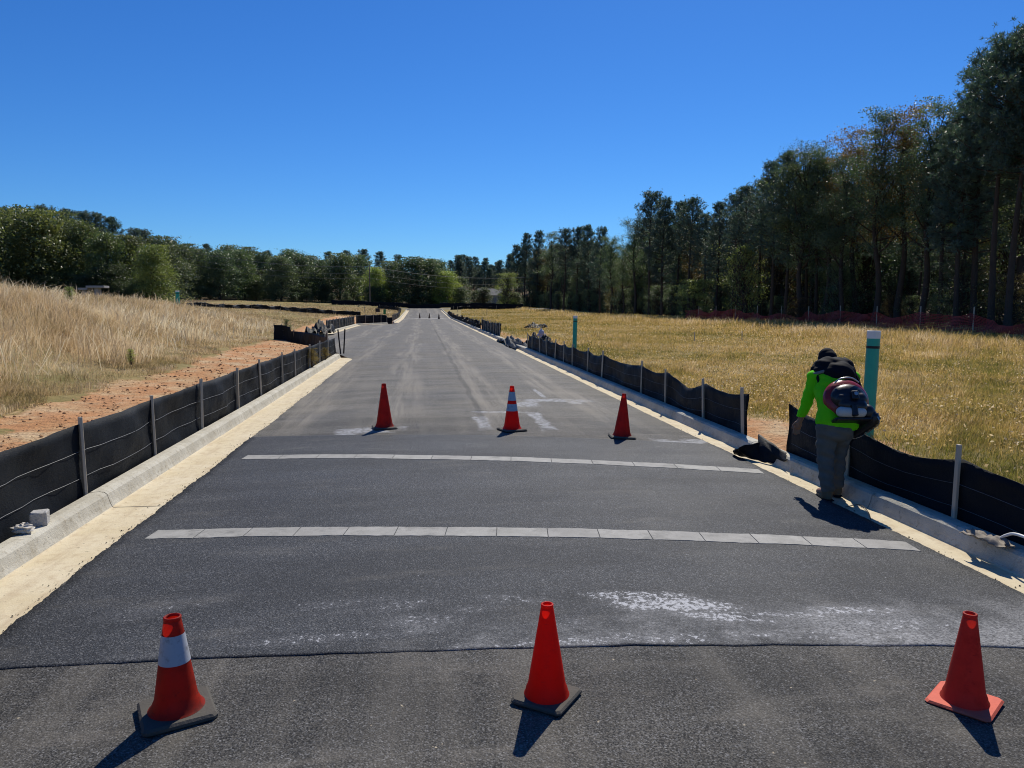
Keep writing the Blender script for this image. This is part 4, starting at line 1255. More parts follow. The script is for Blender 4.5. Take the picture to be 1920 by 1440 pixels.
def make_pine(seed, H=20.0, crown=.5, width=3.0, nb=58):
    rr = random.Random(seed); rg = np.random.default_rng(seed)
    tb = MB()
    bx, by = rr.uniform(-.5, .5), rr.uniform(-.5, .5)
    def axis_(z):
        q = z / H
        return Vector((bx * q * q + .15 * math.sin(q * 5 + seed), by * q * q + .15 * math.cos(q * 4 + seed), z))
    tb.tube([axis_(H * k / 16) for k in range(17)], [.26 * (1 - .86 * (k / 16)) + (.10 if k == 0 else 0) for k in range(17)], 8, cap=False)
    C, D, T = [], [], []
    z0 = H * (1 - crown)
    for k in range(nb):
        q = (k + rr.random()) / nb
        q = q ** .85
        z = z0 + (H - .3 - z0) * q
        env = (math.sin(min(1, q * 1.25 + .22) * math.pi * .62) ** .8) * (1 - q) ** .42
        L = width * env * rr.uniform(.55, 1.15) + .35
        az = k * 2.4 + rr.uniform(-.6, .6)
        el = R(-8) + R(48) * q + rr.uniform(-.2, .25)
        d = (math.cos(az) * math.cos(el), math.sin(az) * math.cos(el), math.sin(el))
        pts, dd = limb(tb, axis_(z), d, L, .055 * (1 - q * .6) + .012, .012, rr, 5, 4, .45)
        tone = rr.uniform(.15, .75)
        for s_ in range(int(6 + L * 4.0)):
            f = rr.uniform(.32, 1.0) * 5
            i_ = min(4, int(f)); p = pts[i_].lerp(pts[i_ + 1], f - i_)
            tdir = (Vector((rr.gauss(0, 1), rr.gauss(0, 1), rr.gauss(.5, .6))).normalized() + dd * .7).normalized()
            tl = rr.uniform(.25, .75)
            e = p + tdir * tl
            tb.tube([p, e], [.012, .006], 3, cap=False)
            for w in range(rr.choice((2, 3, 3, 4))):
                c_ = p.lerp(e, rr.uniform(.5, 1.05)) + Vector((rr.gauss(0, .10), rr.gauss(0, .10), rr.gauss(0, .10)))
                C.append(c_); D.append(tdir); T.append(tone)
    for k in range(14):                                  # dead stubs on the bare trunk
        z = rr.uniform(.22, 1 - crown) * H
        az = rr.uniform(0, 6.28)
        limb(tb, axis_(z), (math.cos(az), math.sin(az), rr.uniform(-.2, .3)), rr.uniform(.4, 1.9), .03, .006, rr, 4, 3, .1, .25)
    C, D = np.array([tuple(c_) for c_ in C]), np.array([tuple(d_) for d_ in D])
    leaf = tufts_mesh('crown', C, D, rg, 9, .30, .028, M['needle'], np.array(T))
    trunk = mesh_from('trunk', tb.v, tb.f, M['bark'], smooth=True)
    return trunk, leaf, H

def make_broad(seed, H=14.0, width=5.0, clear=.22, nclump=190, per=52, size=.20, mat='leaf', loose=.55, lobes=7):
    rr = random.Random(seed); rg = np.random.default_rng(seed)
    tb = MB()
    tb.tube([Vector((.25 * math.sin(k * .9 + seed), .25 * math.cos(k * .7 + seed), H * .90 * k / 10)) if k else Vector((0, 0, 0)) for k in range(11)], [.30 * (1 - .85 * k / 10) + (.08 if k == 0 else 0) for k in range(11)], 8, cap=False)
    tips = []
    lob = [(rr.uniform(0, 6.28), rr.uniform(.15, .95), rr.uniform(.75, 1.15)) for _ in range(lobes)]
    nl = 24
    for k in range(nl):
        z = H * (clear + (.86 - clear) * (k + rr.random()) / nl)
        q = (z / H - clear) / (1 - clear)
        az = k * 2.4 + rr.uniform(-.5, .5)
        L = width * (1 - q * .55) * rr.uniform(.5, .85)
        el = R(18) + R(45) * q
        pts, dd = limb(tb, (.25 * math.sin(z * .9 + seed) * .3, 0, z), (math.cos(az) * math.cos(el), math.sin(az) * math.cos(el), math.sin(el)), L, .10 * (1 - q * .5), .025, rr, 6, 5, .5, .2)
        for w in range(6):
            i_ = rr.randint(1, 6)
            p2, d2 = limb(tb, pts[i_], (dd.x + rr.gauss(0, .7), dd.y + rr.gauss(0, .7), dd.z + rr.gauss(.2, .5)), rr.uniform(.6, 1.9), .03, .007, rr, 4, 3, .45, .25)
            tips.append(p2[-1])
    C, T = [], []
    zc0 = H * clear
    for k in range(nclump):
        if rr.random() < (.75 if clear > .25 else .35) and tips:
            c_ = Vector(rr.choice(tips)) + Vector((rr.gauss(0, .4), rr.gauss(0, .4), rr.gauss(0, .3)))
        else:                                            # towards the outside of an uneven crown
            az = rr.uniform(0, 6.28); q = rr.random() ** .8
            env = width * (math.sin(math.pi * ((0.16 if clear > .015 else .30) + (.80 if clear > .015 else .66) * q)) ** .7)
            for la, lq, lk in lob:
                da = abs((az - la + math.pi) % (2 * math.pi) - math.pi)
                env *= 1 + .22 * (lk - .9) * 4 * math.exp(-(da / .6) ** 2 - ((q - lq) / .22) ** 2)
            rad_ = env * (rr.random() ** .33) * rr.uniform(.78, 1.0)
            c_ = Vector((rad_ * math.cos(az), rad_ * math.sin(az), zc0 + (H - zc0) * q))
        tone = rr.uniform(.1, .85)
        sz = loose * rr.uniform(.6, 1.5)
        m = int(per * rr.uniform(.5, 1.4))
        g_ = rg.normal(size=(m, 3)) * np.array([sz, sz, sz * .62])
        C.append(np.array(tuple(c_)) + g_); T.append(np.full(m, tone))
    C, T = np.vstack(C), np.concatenate(T)
    keep = C[:, 2] > .3
    C, T = C[keep], T[keep]
    C[:, 2] = np.minimum(C[:, 2], H * 1.02 + rg.normal(0, .1, len(C)))
    leaf = leaves_mesh('crown', C, rg, size, M[mat], T)
    trunk = mesh_from('trunk', tb.v, tb.f, M['bark'], smooth=True)
    return trunk, leaf, H

PINES = [make_pine(11, 20, .58, 3.7, 86), make_pine(12, 20, .50, 4.2, 78), make_pine(13, 20, .66, 3.4, 94), make_pine(14, 20, .46, 4.3, 72), make_pine(15, 20, .74, 3.5, 100)]
OAKS = [make_broad(21, 14, 5.0, .01, 250, 64, .27, loose=.72), make_broad(22, 14, 4.6, .01, 240, 64, .27, loose=.70, lobes=9), make_broad(23, 14, 5.4, .01, 260, 62, .27, loose=.75, lobes=8)]
THIN = [make_broad(31, 18, 4.0, .34, 200, 110, .115, 'leaf', .40), make_broad(32, 18, 3.6, .38, 180, 105, .115, 'leaf_autumn', .40), make_broad(33, 18, 4.4, .3, 215, 110, .115, 'leaf', .42)]
BUSH = [make_broad(41, 5, 2.2, .04, 90, 80, .095, 'leaf', .34, 5), make_broad(42, 5, 2.6, .03, 90, 76, .095, 'leaf_autumn', .34, 5), make_broad(43, 5, 1.9, .05, 80, 76, .09, 'leaf', .3, 5)]

trng = random.Random(99)
def plant_tree(name, proto, x, y, h, label, group, tint=(1, 1, 1), wid=1.0, cat='tree', lean=.02):
    trunk, leaf, H = proto
    z = float(terrain(x, y)) - .12
    root = empty(name, (x, y, z), trng.uniform(0, 6.28))
    s_ = h / H
    root.scale = (s_ * wid, s_ * wid, s_)
    root.rotation_euler = (trng.uniform(-lean, lean), trng.uniform(-lean, lean), root.rotation_euler[2])
    tag(root, label, cat, group)
    for nm, me in (('trunk', trunk), ('crown', leaf)):
        c_ = bpy.data.objects.new(nm, me)
        c_.color = (*tint, 1)
        link(c_, root)
    return root

def col_x(px, Y):
    r = ray(px, 572)
    return CAM[0] + r[0] / r[1] * (Y - CAM[1])
def col_line(px, X):                                     # where the column meets the line x = X
    r = ray(px, 572)
    return CAM[1] + r[1] / r[0] * (X - CAM[0])
def height_for(px, py, x, y):
    return at_depth(px, py, y)[2] - float(terrain(x, y)) + .12

def jt(a=.18):
    k = 1 + trng.uniform(-a, a)
    return (k * (1 + trng.uniform(-.08, .10)), k, k * (1 + trng.uniform(-.08, .08)))

# the wood beyond the right field: front row set by its skyline (column, top row, kind)
FRONT = [(968, 462, 'p'), (984, 441, 'p'), (1006, 436, 'p'), (1034, 440, 't'), (1058, 434, 'p'), (1082, 430, 'p'), (1102, 426, 'p'), (1124, 430, 'p'), (1146, 446, 't'), (1168, 470, 't'),
         (1190, 415, 't'), (1216, 366, 'P'), (1240, 376, 'p'), (1268, 384, 'p'), (1292, 378, 'P'), (1318, 405, 'p'), (1345, 385, 'p'), (1372, 372, 'P'), (1398, 354, 'p'), (1424, 345, 'p'),
         (1446, 310, 'p'), (1474, 294, 'p'), (1502, 276, 't'), (1528, 305, 'p'), (1548, 286, 't'), (1576, 305, 't'), (1600, 250, 'a'), (1640, 222, 't'), (1685, 210, 'a'), (1728, 207, 't'),
         (1762, 240, 'p'), (1792, 190, 'p'), (1822, 105, 'p'), (1858, 78, 'P'), (1894, 60, 'p'), (1935, 50, 'p'), (1990, 70, 'p')]
WOOD = 'trees of the wood beyond the right field'
def nth(n):
    return ('first', 'second', 'third', 'fourth', 'fifth', 'sixth', 'seventh', 'eighth', 'ninth', 'tenth', 'eleventh', 'twelfth', 'thirteenth', 'fourteenth', 'fifteenth', 'sixteenth', 'seventeenth', 'eighteenth',
            'nineteenth', 'twentieth')[n - 1] if n <= 20 else str(n) + ('st' if n == 21 or n == 31 else 'nd' if n in (22, 32) else 'rd' if n in (23, 33) else 'th')
for k, (px, py, kd) in enumerate(FRONT):
    X = 29.5 + trng.uniform(-1.2, 1.6)
    Y = min(225, col_line(px, X))
    x = col_x(px, Y)
    h = height_for(px, py, x, Y)
    if kd in 'pP':
        pr = PINES[(k * 2) % 5] if kd == 'p' else PINES[3]
        lab, nm, w = 'tall dark pine in the front row of the wood beyond the right field', 'pine_tree', 1.0
        if px in (1216, 1292): lab = 'broad-topped pine standing out over the wood, ' + ('left of its twin' if px == 1216 else 'right of its twin'); 
        if px == 968: lab = 'slender pine ending the wood beside the far road'
        if 'front row' in lab: lab = f'tall dark pine, {nth(k + 1)} tree from the road\'s end in the wood\'s front row'
        plant_tree(nm, pr, x, Y, h, lab, WOOD, jt(), 1.0 if h < 17 else .95)
    else:
        pr = THIN[1] if kd == 'a' else THIN[0 if k % 2 else 2]
        lab = ('thin-leaved brownish tree, ' if kd == 'a' else 'thin-leaved green tree, ') + f'{nth(k + 1)} tree from the road\'s end in the wood\'s front row'
        plant_tree('broadleaf_tree', pr, x, Y, h * 1.02, lab, 'thin-leaved trees of the wood', (1.3, 1.1, .9) if kd == 'a' else jt())
# rows behind, a little lower than the skyline
sk_x = [f[0] for f in FRONT]; sk_y = [f[1] for f in FRONT]
def row_px(x, y):
    a = math.atan2(x - CAM[0], y - CAM[1]) + YAW
    return 960 + FPX * math.tan(a) / math.cos(PITCH)
for row, (off, step) in enumerate([(4.2, 3.6), (8.5, 4.0), (13.5, 4.6), (20, 5.5), (28, 7.0)]):
    Y = 26.0
    while Y < 238:
        Y += step * trng.uniform(.6, 1.4)
        x = 29.5 + off + trng.uniform(-1.6, 1.6)
        px = row_px(x, Y)
        if not 960 < px < 2080: continue
        sy = float(np.interp(px, sk_x, sk_y))
        py = 572 - (572 - sy) * trng.uniform(.50, .84)
        h = max(8, height_for(px, py, x, Y))
        if trng.random() < .70:
            plant_tree('pine_tree', PINES[trng.choice((0, 1, 2, 4, 4, 2))], x, Y, h, 'dark pine deep inside the wood beyond the right field', 'pines deep in the wood', jt())
        else:
            plant_tree('broadleaf_tree', THIN[trng.choice((0, 2, 2, 1))], x, Y, h, 'broadleaf tree deep inside the wood beyond the right field', 'broadleaf trees deep in the wood', jt())
# undergrowth trees at the wood's edge
for off, step, h0, h1 in [(1.5, 3.4, 1.5, 4.5), (6, 3.2, 3, 8), (12, 4.0, 4, 10), (24, 5.0, 6, 12)]:
    Y = 24.0
    while Y < 240:
        Y += step * trng.uniform(.6, 1.4)
        x = 29.5 + off + trng.uniform(-1.5, 1.5)
        if not 960 < row_px(x, Y) < 2060: continue
        plant_tree('understory_tree', BUSH[trng.choice((0, 2, 0, 2, 0, 2, 1))], x, Y, trng.uniform(h0, h1), 'small dark understory tree among the trunks of the wood', 'understory trees of the wood', jt(.3), trng.uniform(.8, 1.2))
for px, py, pyb, kd, lab, tint, w in [(1302, 528, 590, 0, 'bright yellow-green small tree at the edge of the wood', (2.3, 2.0, 1.1), 1.25), (1392, 465, 580, 2, 'yellowish slender understory tree right of the bright small tree', (1.9, 1.6, 1.0), .75),
                                   (952, 515, 575, 0, 'yellowish rounded small tree at the far left end of the wood', (2.2, 1.9, 1.2), 1.0), (906, 549, 575, 1, 'small brown round tree before the far house', (.9, .8, .9), .9),
                                   (1500, 560, 600, 1, 'low reddish-brown bush at the edge of the wood', (.8, .6, .6), 1.2)]:
    X = 27.5
    Y = min(205, col_line(px, X)); x = col_x(px, Y)
    plant_tree('small_tree', BUSH[kd], x, Y, max(1.8, height_for(px, py, x, Y)), lab, None, tint, w)

# far tree line, left and centre: (column, top row, distance, kind)
FARL = [(-60, 398, 100, 'o'), (-10, 396, 104, 'o'), (30, 400, 112, 'o'), (75, 398, 108, 'O'), (118, 402, 116, 'o'), (160, 420, 112, 'o'), (205, 440, 108, 'o'), (248, 446, 112, 'O'), (288, 462, 104, 'o'),
        (340, 462, 190, 'o'), (375, 470, 200, 'o'), (412, 472, 196, 'o'), (450, 470, 205, 'o'), (490, 476, 215, 'o'), (528, 482, 205, 'o'), (566, 478, 215, 'o'), (604, 490, 220, 'o'), (640, 478, 214, 'o'), (672, 480, 225, 'o'),
        (705, 503, 205, 'y'), (738, 492, 212, 'o'), (775, 484, 205, 'O'), (808, 488, 208, 'o'), (838, 510, 205, 'y'), (862, 520, 215, 'o')]
for k, (px, py, Y, kd) in enumerate(FARL):
    x = col_x(px, Y)
    h = height_for(px, py, x, Y)
    left = px < 320
    if kd == 'y':
        lab = 'yellow-green tree before the darker far tree line, ' + ('on the left of the big rounded tree' if px < 760 else 'on the right of the big rounded tree')
    elif left: lab = 'rounded green tree on the rise behind the tall grass at the left edge' if px != 288 else 'yellowish rounded tree ending the left group, beside the utility pole'
    else: lab = 'rounded dark green tree in the far tree line behind the left field' if px != 775 else 'biggest rounded tree of the far tree line, left of the road\'s end'
    if lab.startswith('rounded'): lab = lab.replace('rounded', f'rounded {nth(k + 1 if left else k - 8)}-from-left').replace('rise behind the tall grass at the left edge', 'rise behind the tall grass')
    tint = {'y': (3.0, 2.6, 1.3), 'o': tuple(.98 * q for q in jt(.25)), 'O': tuple(.98 * q for q in jt(.25))}[kd]
    if left: tint = tuple(q * k_ for q, k_ in zip(tint, (1.12, 1.0, .78)))
    if px == 288: tint = (1.75, 1.55, .95)
    shared = lab.startswith('rounded')
    plant_tree('broadleaf_tree', OAKS[k % 3], x, Y, h, lab, ('rounded trees at the left edge' if left else 'rounded trees of the far tree line') if shared else None, tint, (1.0 if left else 1.25) * (1.25 if kd == 'O' else 1.0))
FBACK = [(-40, 392, 130, 'o'), (10, 394, 135, 'p'), (50, 392, 134, 'o'), (90, 390, 138, 'p'), (130, 397, 138, 'p'), (165, 400, 140, 'p'), (190, 404, 140, 'p'), (222, 412, 142, 'p'), (255, 432, 142, 'p'), (275, 434, 150, 'p'), (305, 446, 150, 'o'), (330, 452, 216, 'p'),
         (358, 460, 230, 'o'), (392, 460, 236, 'p'), (432, 462, 240, 'o'), (468, 466, 246, 'o'), (508, 472, 250, 'p'), (545, 470, 250, 'o'), (585, 482, 255, 'o'), (622, 474, 255, 'p'), (655, 472, 258, 'p'), (682, 470, 262, 'p'), (715, 474, 265, 'p'), (745, 480, 262, 'p'), (790, 486, 262, 'p'),
         (822, 490, 265, 'o'), (846, 490, 300, 'p'), (864, 492, 305, 'p'), (884, 494, 310, 'p'), (902, 498, 315, 'p'), (920, 498, 310, 'p'), (938, 503, 318, 'p'), (956, 500, 325, 'p'), (975, 500, 320, 'p'), (995, 505, 330, 'p')]
for k, (px, py, Y, kd) in enumerate(FBACK):
    x = col_x(px, Y); h = height_for(px, py, x, Y)
    if kd == 'p':
        plant_tree('pine_tree', PINES[(0, 2, 4)[k % 3]], x, Y, h, 'dark pine top showing over the far tree line' if px < 840 else 'distant dark pine behind the end of the road', 'pines behind the far tree line' if px < 840 else 'pines behind the road end', jt(), 1.35)
    else:
        plant_tree('broadleaf_tree', OAKS[(k + 1) % 3], x, Y, h, 'round green crown in the second row of the far tree line', 'second row of the far tree line', jt(.2), 1.2)
for k in range(46):                                      # low growth closing the foot of the far lines
    px = -40 + 1010 * (k + trng.random()) / 46
    Y = trng.uniform(104, 114) if px < 310 else trng.uniform(200, 214)
    x = col_x(px, Y)
    plant_tree('understory_tree', OAKS[trng.randrange(3)], x, Y, trng.uniform(2.5, 6), 'low dark tree filling the foot of the far tree line', 'low trees at the foot of the far tree line', tuple(.75 * q for q in jt(.3)), trng.uniform(1.2, 1.7))
for k in range(24):
    px = 850 + 160 * (k + trng.random()) / 24
    Y = trng.uniform(285, 330)
    plant_tree('pine_tree', PINES[4], col_x(px, Y), Y, trng.uniform(12, 17), 'distant dark pine behind the end of the road', 'pines behind the road end', jt(), 1.3)

# ---------------------------------------------------------------- orange safety netting along the wood
M['net'] = simple('safety_netting', (0.34, 0.045, 0.04), 0.6, 0.3, .25, 3)
sf = empty('safety_fence', (26.8, 30, 0))
tag(sf, 'sagging orange-red safety netting along the foot of the wood', 'safety fence')
P, L = polyline([(26.0, 22, 0), (26.6, 34, 0), (26.9, 46, 0), (27.0, 58, 0), (26.6, 76, 0)])
nb = MB()
N = int(L[-1] / .35)
def nett(s_, q):
    p = along(P, L, s_)
    zt = float(terrain(p.x, p.y))
    w = (s_ % 4.2) / 4.2
    top = .90 - .40 * 4 * w * (1 - w) * (0.6 + .4 * math.sin(s_ * .7)) - .25 * (math.sin(s_ * .23) > .55)
    return Vector((p.x + .10 * math.sin(s_ * 2.1 + q * 3), p.y, zt + .12 + q * max(.35, top))) - Vector(sf.location)
for q in np.linspace(0, 1, 11):
    nb.tube([nett(L[-1] * k / N, q) for k in range(N + 1)], .016, 3, cap=False)
for k in range(N * 3):
    s_ = L[-1] * k / (N * 3)
    nb.tube([nett(s_, q) for q in (0, .5, 1)], .013, 3, cap=False)
nb.build('netting', M['net'], sf)
for k in range(int(L[-1] / 4.2) + 1):
    p = along(P, L, k * 4.2)
    zt = float(terrain(p.x, p.y))
    MB().box(Vector((p.x + .06, p.y, zt + .6)) - Vector(sf.location), (.05, .04, 1.5), bev=.006).build('post', M['stake'], sf)

# ---------------------------------------------------------------- far house, utility poles and lines
M['siding'] = simple('house_siding', (.36, .37, .36), .8, .2, .08, 4)
M['shingle'] = simple('house_roof', (.16, .16, .165), .85, .2, .2, 3)
M['pane'] = simple('window_glass', (.03, .035, .04), .1, .6)
hx = col_x(925, 240)
house = empty('house', (hx, 240, float(terrain(hx, 240))))
tag(house, 'pale grey house half hidden behind small trees at the road\'s end', 'house')
MB().box((0, 0, 1.6), (9, 8, 3.2)).build('wall', M['siding'], house)
obj('roof', [(-5, -4.5, 3.2), (5, -4.5, 3.2), (5, 4.5, 3.2), (-5, 4.5, 3.2), (-5, 0, 5.4), (5, 0, 5.4)], [(0, 1, 5, 4), (2, 3, 4, 5), (0, 4, 3), (1, 2, 5), (0, 3, 2, 1)], M['shingle'], house)
for x in (-2.6, 2.6):
    MB().box((x, -4.01, 1.8), (1.1, .08, 1.4)).build('window', M['pane'], house)
M['pole'] = simple('pole_wood', (.17, .14, .11), .9, .1, .3, 5)
M['line'] = simple('power_line', (.10, .11, .12), .5, .4)
tops = []
for px, pyt, Y in [(-180, 452, 170), (321, 478, 178), (694, 512, 186), (1010, 530, 196)]:
    x = col_x(px, Y); z = float(terrain(x, Y)); tz = at_depth(px, pyt, Y)[2] + 2
    tops.append((x, Y, tz))
    if 0 < px < 900:
        root = empty('utility_pole', (x, Y, z)); tag(root, 'wooden utility pole before the far trees, ' + ('beside the left group' if px < 400 else 'left of the biggest rounded tree'), 'utility pole')
        MB().tube([(0, 0, 0), (0, 0, tz - z)], [.17, .11], 10).build('shaft', M['pole'], root)
        MB().box((0, 0, tz - z - .5), (.12, 2.2, .14), bev=.02).build('crossarm', M['pole'], root)
for j, (dy, dz) in enumerate(((-.9, -.4), (.9, -.4), (0, -2.0), (0, -3.2))):
    pts_ = []
    for a, b in zip(tops[:-1], tops[1:]):
        for k in range(16):
            q = k / 16
            pts_.append((a[0] + (b[0] - a[0]) * q, a[1] + (b[1] - a[1]) * q + dy, a[2] + (b[2] - a[2]) * q + dz - 4 * q * (1 - q) * 1.4))
    tag(MB().tube(pts_, .022, 4, cap=False).build('power_line', M['line']), 'power line strung across in front of the far trees, ' + ('front top', 'back top', 'middle', 'lowest')[j] + ' wire', 'power line', 'power lines')

# ---------------------------------------------------------------- grass
def grass_mat(name, cols, trans=.45):
    t = NT(name)
    v = t.attr('tint')
    c = t.cramp(v, [(k / (len(cols) - 1), q) for k, q in enumerate(cols)])
    return t.done(t.mixsh(trans, t.bsdf(c, 0.6, 0.25), t.transl(c)))
M['grass_tall'] = grass_mat('tall_dry_grass', [(0.22, 0.18, 0.075), (0.46, 0.34, 0.17), (0.62, 0.455, 0.26), (0.74, 0.58, 0.35), (0.86, 0.76, 0.54)])
M['grass_field'] = grass_mat('field_grass', [(0.18, 0.18, 0.035), (0.38, 0.29, 0.075), (0.56, 0.39, 0.125), (0.66, 0.47, 0.21), (0.84, 0.69, 0.44)])

def hash2(i, j, k):
    h = np.sin(i * 127.1 + j * 311.7 + k * 74.7) * 43758.5453
    return h - np.floor(h)

def clumps(X, Y, cell):
    """tuft each blade belongs to: four random numbers shared by the tuft, and the offset from its centre"""
    xi, yi = X + .35 * cell * wob(X, Y, 2.2 / cell, 1), Y + .35 * cell * wob(X, Y, 2.0 / cell, 2)
    i, j = np.floor(xi / cell), np.floor(yi / cell)
    return [hash2(i, j, k) for k in range(4)], (xi / cell - i - .5) * cell, (yi / cell - j - .5) * cell

def blades(name, X, Y, H, tint, W, rg, mat, wind=(0.25, -0.1), bend=.45, label='', cat='grass', cell=.45, tuft=.6):
    n = len(X)
    (h0, h1, h2, h3), ox, oy = clumps(X, Y, cell)
    (g0, g1, g2, g3), px_, py_ = clumps(X + 9.3, Y - 4.1, cell * 3.1)
    H = H * (1 - .5 * tuft + tuft * (.55 * h0 + .45 * g0))
    tint = tint + tuft * (.30 * (h1 - .5) + .34 * (g1 - .5))
    Z = terrain(X, Y) - .02
    az = rg.uniform(0, 2 * math.pi, n)
    lean = np.abs(rg.normal(0, bend, n))
    ca = 2 * math.pi * h2
    dx = np.cos(az) * lean + wind[0] + tuft * (.75 * np.cos(ca) * h3 + 1.2 * ox / cell * .8)
    dy = np.sin(az) * lean + wind[1] + tuft * (.75 * np.sin(ca) * h3 + 1.2 * oy / cell * .8)
    ll = np.hypot(dx, dy)
    wx = -np.sin(az + rg.normal(0, 1, n)); wy = np.cos(az + rg.normal(0, 1, n))
    P0 = np.stack([X, Y, Z], 1)
    mid = P0 + np.stack([dx * H * .28, dy * H * .28, H * .60], 1)
    tip = P0 + np.stack([dx * H * .85, dy * H * .85, H * np.clip(1 - .28 * ll, .25, 1)], 1)
    s = np.stack([wx * W, wy * W, np.zeros(n)], 1)
    V = np.stack([P0 - s * .5, P0 + s * .5, mid - s * .42, mid + s * .42, tip], 1).reshape(-1, 3)
    b = np.arange(n)[:, None] * 5
    loops = np.concatenate([b + np.array([0, 1, 3, 2]), b + np.array([2, 3, 4])], 1).ravel()
    sizes = np.tile([4, 3], n)
    me = mesh_np(name, V, loops, sizes, mat, {'tint': np.repeat(np.clip(tint, 0, 1), 5)})
    return tag(link(bpy.data.objects.new(name, me)), label, cat, kind='stuff')

def fan(rg, n, r0, r1, a0, a1):
    r = np.exp(rg.uniform(math.log(r0), math.log(r1), n))
    a = rg.uniform(R(a0), R(a1), n)
    return CAM[0] + r * np.sin(a), CAM[1] + r * np.cos(a), r

rg = np.random.default_rng(5)
# left bank, tall straw
X, Y, r = fan(rg, 620000, 8.5, 190, -38, -1.5)
u = kerb_left(Y) - X
inside = (X < dirt_edge(Y) - .1 + .5 * wob(X, Y, 1.1, .7)) | (Y > 100)
keep = inside & (u > .5) & ~((np.abs(Y - 172) < 9))
keep &= rg.random(len(X)) < np.clip(.35 + sstep(-.3, .4, wob(X, Y, .55, 2)) + (Y > 55), 0, 1)
X, Y, r, u = X[keep], Y[keep], r[keep], u[keep]
tallness = sstep(1.0, 5, dirt_edge(Y) - X) * (1 - sstep(42, 75, Y))
H = (0.16 + 0.62 * tallness * (0.75 + .35 * wob(X, Y, .7, 4))) * rg.uniform(.5, 1.3, len(X))
H = np.clip(H, .06, 1.2) * np.where(Y > 100, 1.5, 1)
tint = .49 + .26 * wob(X, Y, .5, 1) + .12 * wob(X, Y, 2.1, 3) + rg.normal(0, .17, len(X)) - .16 * sstep(0, 2.2, 2.2 - (dirt_edge(Y) - X)) * (rg.random(len(X)) < .5) - .12 * sstep(60, 100, Y)
blades('tall_grass', X, Y, H, tint, np.maximum(.0035, r * .00042), rg, M['grass_tall'], (.18, -.05), .62, 'tall dry straw grass covering the bank behind the left fence', cell=.55, tuft=1.15)
# right field
X, Y, r = fan(rg, 640000, 6.0, 210, 3.0, 44)
v = X - kerb_right(Y)
dm_ = dirt_mask(X, Y)
keep = (v > .22) & (X < 31.5) & (rg.random(len(X)) > dm_ * 1.2) & ~(np.abs(Y - 172) < 9)
X, Y, r, v = X[keep], Y[keep], r[keep], v[keep]
pale = np.exp(-((X - 22.5 - 1.5 * np.sin(Y * .15)) / 3.2) ** 2) * sstep(12, 30, Y)
H = (0.13 + .09 * wob(X, Y, .35, 1) + .12 * sstep(.2, .8, wob(X, Y, .9, 2)) + .38 * pale) * rg.uniform(.5, 1.4, len(X))
H *= 1 - .55 * np.exp(-(v / 1.3) ** 2)
H = np.clip(H, .05, .9)
tint = .44 + .34 * wob(X, Y, .33, 5) + .20 * wob(X, Y, 1.3, 2) + rg.normal(0, .18, len(X)) + .22 * pale - .30 * np.exp(-(v / 1.6) ** 2)
blades('field_grass', X, Y, H, tint, np.maximum(.0035, r * .00050), rg, M['grass_field'], (.12, -.05), .55, 'short yellow and green grass of the field behind the right fence', cell=.34, tuft=.8)
# long pale stems standing out of the bank
X, Y, r = fan(rg, 60000, 9, 60, -38, -6)
keep = (X < dirt_edge(Y) - 1.0) & (wob(X, Y, .45, 6) + rg.normal(0, .3, len(X)) > .25)
X, Y, r = X[keep], Y[keep], r[keep]
blades('seed_stems', X, Y, rg.uniform(.5, 1.05, len(X)), rg.normal(.85, .12, len(X)), np.maximum(.004, r * .0006), rg, M['grass_tall'], (.3, -.1), .6, 'long pale seed stems standing out of the left bank', cell=.8, tuft=1.0)
# curled dry leaves of weeds over the right field
X, Y, r = fan(rg, 80000, 6.5, 60, 8, 44)
v = X - kerb_right(Y)
keep = (v > .7) & (X < 26) & (wob(X, Y, .8, 6) + rg.normal(0, .25, len(X)) > .12)
X, Y, r = X[keep], Y[keep], r[keep]
n = len(X)
C = np.stack([X, Y, terrain(X, Y) + rg.uniform(.05, .34, n)], 1)
me = leaves_mesh('dry_weeds', C, rg, .032, M['grass_field'], np.clip(rg.normal(.66, .2, n), 0, 1))
co = np.empty(len(me.vertices) * 3, np.float32); me.vertices.foreach_get('co', co); co = co.reshape(-1, 4, 3)
ctr = co.mean(1, keepdims=True)
co = ctr + (co - ctr) * np.maximum(1, r * .00080 / .02)[:, None, None]
me.vertices.foreach_set('co', co.ravel()); me.update()
tag(link(bpy.data.objects.new('dry_weeds', me)), 'pale curled dry weeds scattered through the right field', 'weeds', kind='stuff')
# clods on the bare clay
X, Y, r = fan(rg, 30000, 6.5, 60, -38, -3)
keep = (dirt_mask(X, Y) > .45) & (kerb_left(Y) - X > .25)
X, Y, r = X[keep], Y[keep], r[keep]
n = len(X)
s = (.005 + .028 * rg.random(n) ** 6) * np.clip(r / 14, .6, 1.5)
Zc = terrain(X, Y)
octa = np.array([(1, 0, 0), (0, 1, 0), (-1, 0, 0), (0, -1, 0), (0, 0, .8), (0, 0, -.4)], float)
V = (octa[None] * rg.uniform(.6, 1.3, (n, 6, 1))) * s[:, None, None] + np.stack([X, Y, Zc + s * .2], 1)[:, None, :]
fc_ = np.array([(0, 1, 4), (1, 2, 4), (2, 3, 4), (3, 0, 4), (1, 0, 5), (2, 1, 5), (3, 2, 5), (0, 3, 5)])
loops = (np.arange(n)[:, None, None] * 6 + fc_[None]).ravel()
M['clod'] = simple('clay_clod', (.42, .25, .13), .95, .1, .3, 2)
tag(link(bpy.data.objects.new('clods', mesh_np('clods', V.reshape(-1, 3), loops, np.full(n * 8, 3), M['clod']))), 'loose clay clods on the bare strip behind the left fence', 'clods', kind='stuff')

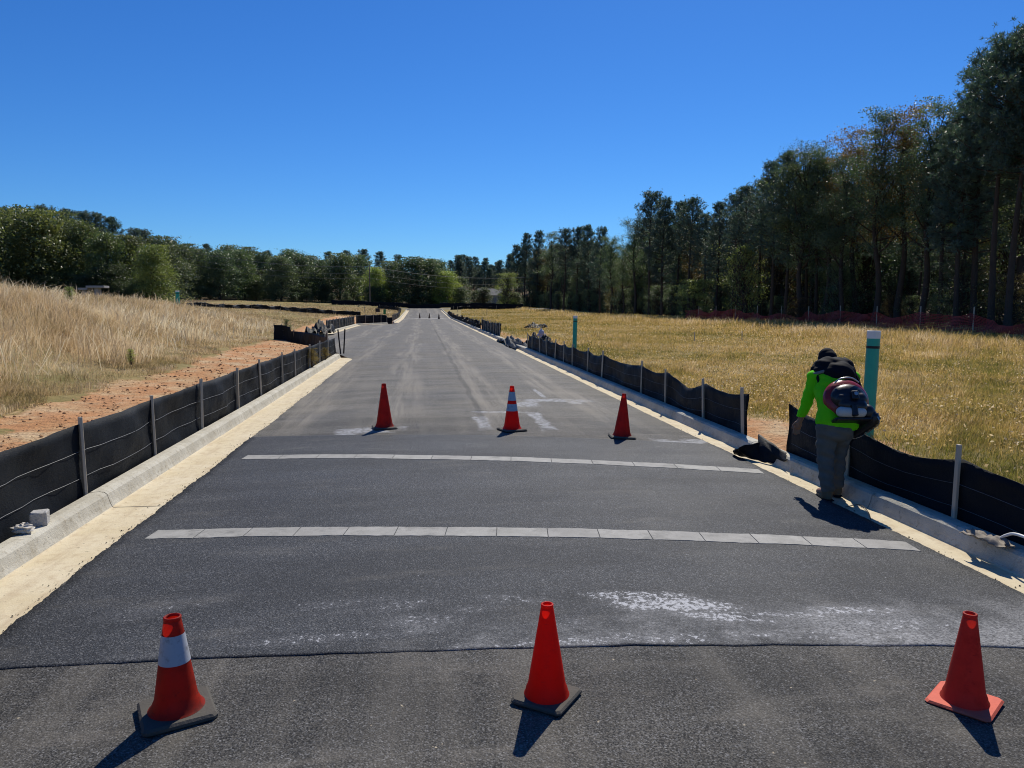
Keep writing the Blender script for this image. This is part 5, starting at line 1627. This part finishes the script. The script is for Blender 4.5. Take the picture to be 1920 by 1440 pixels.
# crumbs of asphalt spilled on the gutters
n = 1000
Y = np.exp(rg.uniform(math.log(3.6), math.log(26), n))
sd = rg.random(n) < .7
X = np.where(sd, -3.36 - np.abs(rg.normal(0, .05, n)), 3.15 + np.abs(rg.normal(0, .04, n)))
s = .0025 + .007 * rg.random(n) ** 2.5
V = (octa[None] * rg.uniform(.6, 1.3, (n, 6, 1))) * s[:, None, None] + np.stack([X, Y, s * .3], 1)[:, None, :]
loops = (np.arange(n)[:, None, None] * 6 + fc_[None]).ravel()
M['crumb'] = simple('asphalt_crumb', (.035, .036, .038), .9, .1, .3, 2)
tag(link(bpy.data.objects.new('asphalt_crumbs', mesh_np('asphalt_crumbs', V.reshape(-1, 3), loops, np.full(n * 8, 3), M['crumb']))), 'black asphalt crumbs along the edges of the gutters', 'crumbs', kind='stuff')

# weeds growing by the left fence and beside the fallen pieces
def weed(label, x, y, z, h, seed, mat='leaf_autumn', tint=(1.6, 1.5, 1)):
    proto = BUSH[1 if mat == 'leaf_autumn' else 2]
    r_ = plant_tree('weed_plant', proto, x, y, h, label, None, tint, .8, 'plant')
    r_.location.z = z
    return r_
weed('yellow-green weed growing through the left fence by a leaning stake', -4.02, yx(592, -4.0), .14, .55, 1)
weed('small pale weed near the far end of the left fence', -4.02, yx(617, -4.0), .14, .40, 2)
weed('dark green weed behind the curved black fence', -8.6, 44.5, .2, .9, 3, 'leaf', (.8, .9, .8))
weed('yellowish weed clump at the lower edge of the left tall grass', *at(245, 672, .6)[:2], .45, .38, 4, 'leaf', (3.2, 2.7, 1.4))
weed('bright green weed sprouting on top of the left rise', *at_depth(130, 545, 36)[:2], 2.0, .75, 5, 'leaf', (2.0, 2.0, 1))
# two bare stakes leaning together at the end of the left fence
for k, (dx, lab) in enumerate(((-.05, 'left'), (.12, 'right'))):
    a = at(634 + 6 * k, 660, .15)
    o = MB().box((0, 0, .42), (.05, .04, .95), Matrix.Rotation(R(4 if k else -5), 3, 'Y'), bev=.006).build('bare_stake', M['fabric'], loc=(-3.95 + dx, 29.3 + .2 * k, .13))
    tag(o, f'dark bare stake at the end of the left fence, {lab} one of two', 'stake', 'two bare stakes')
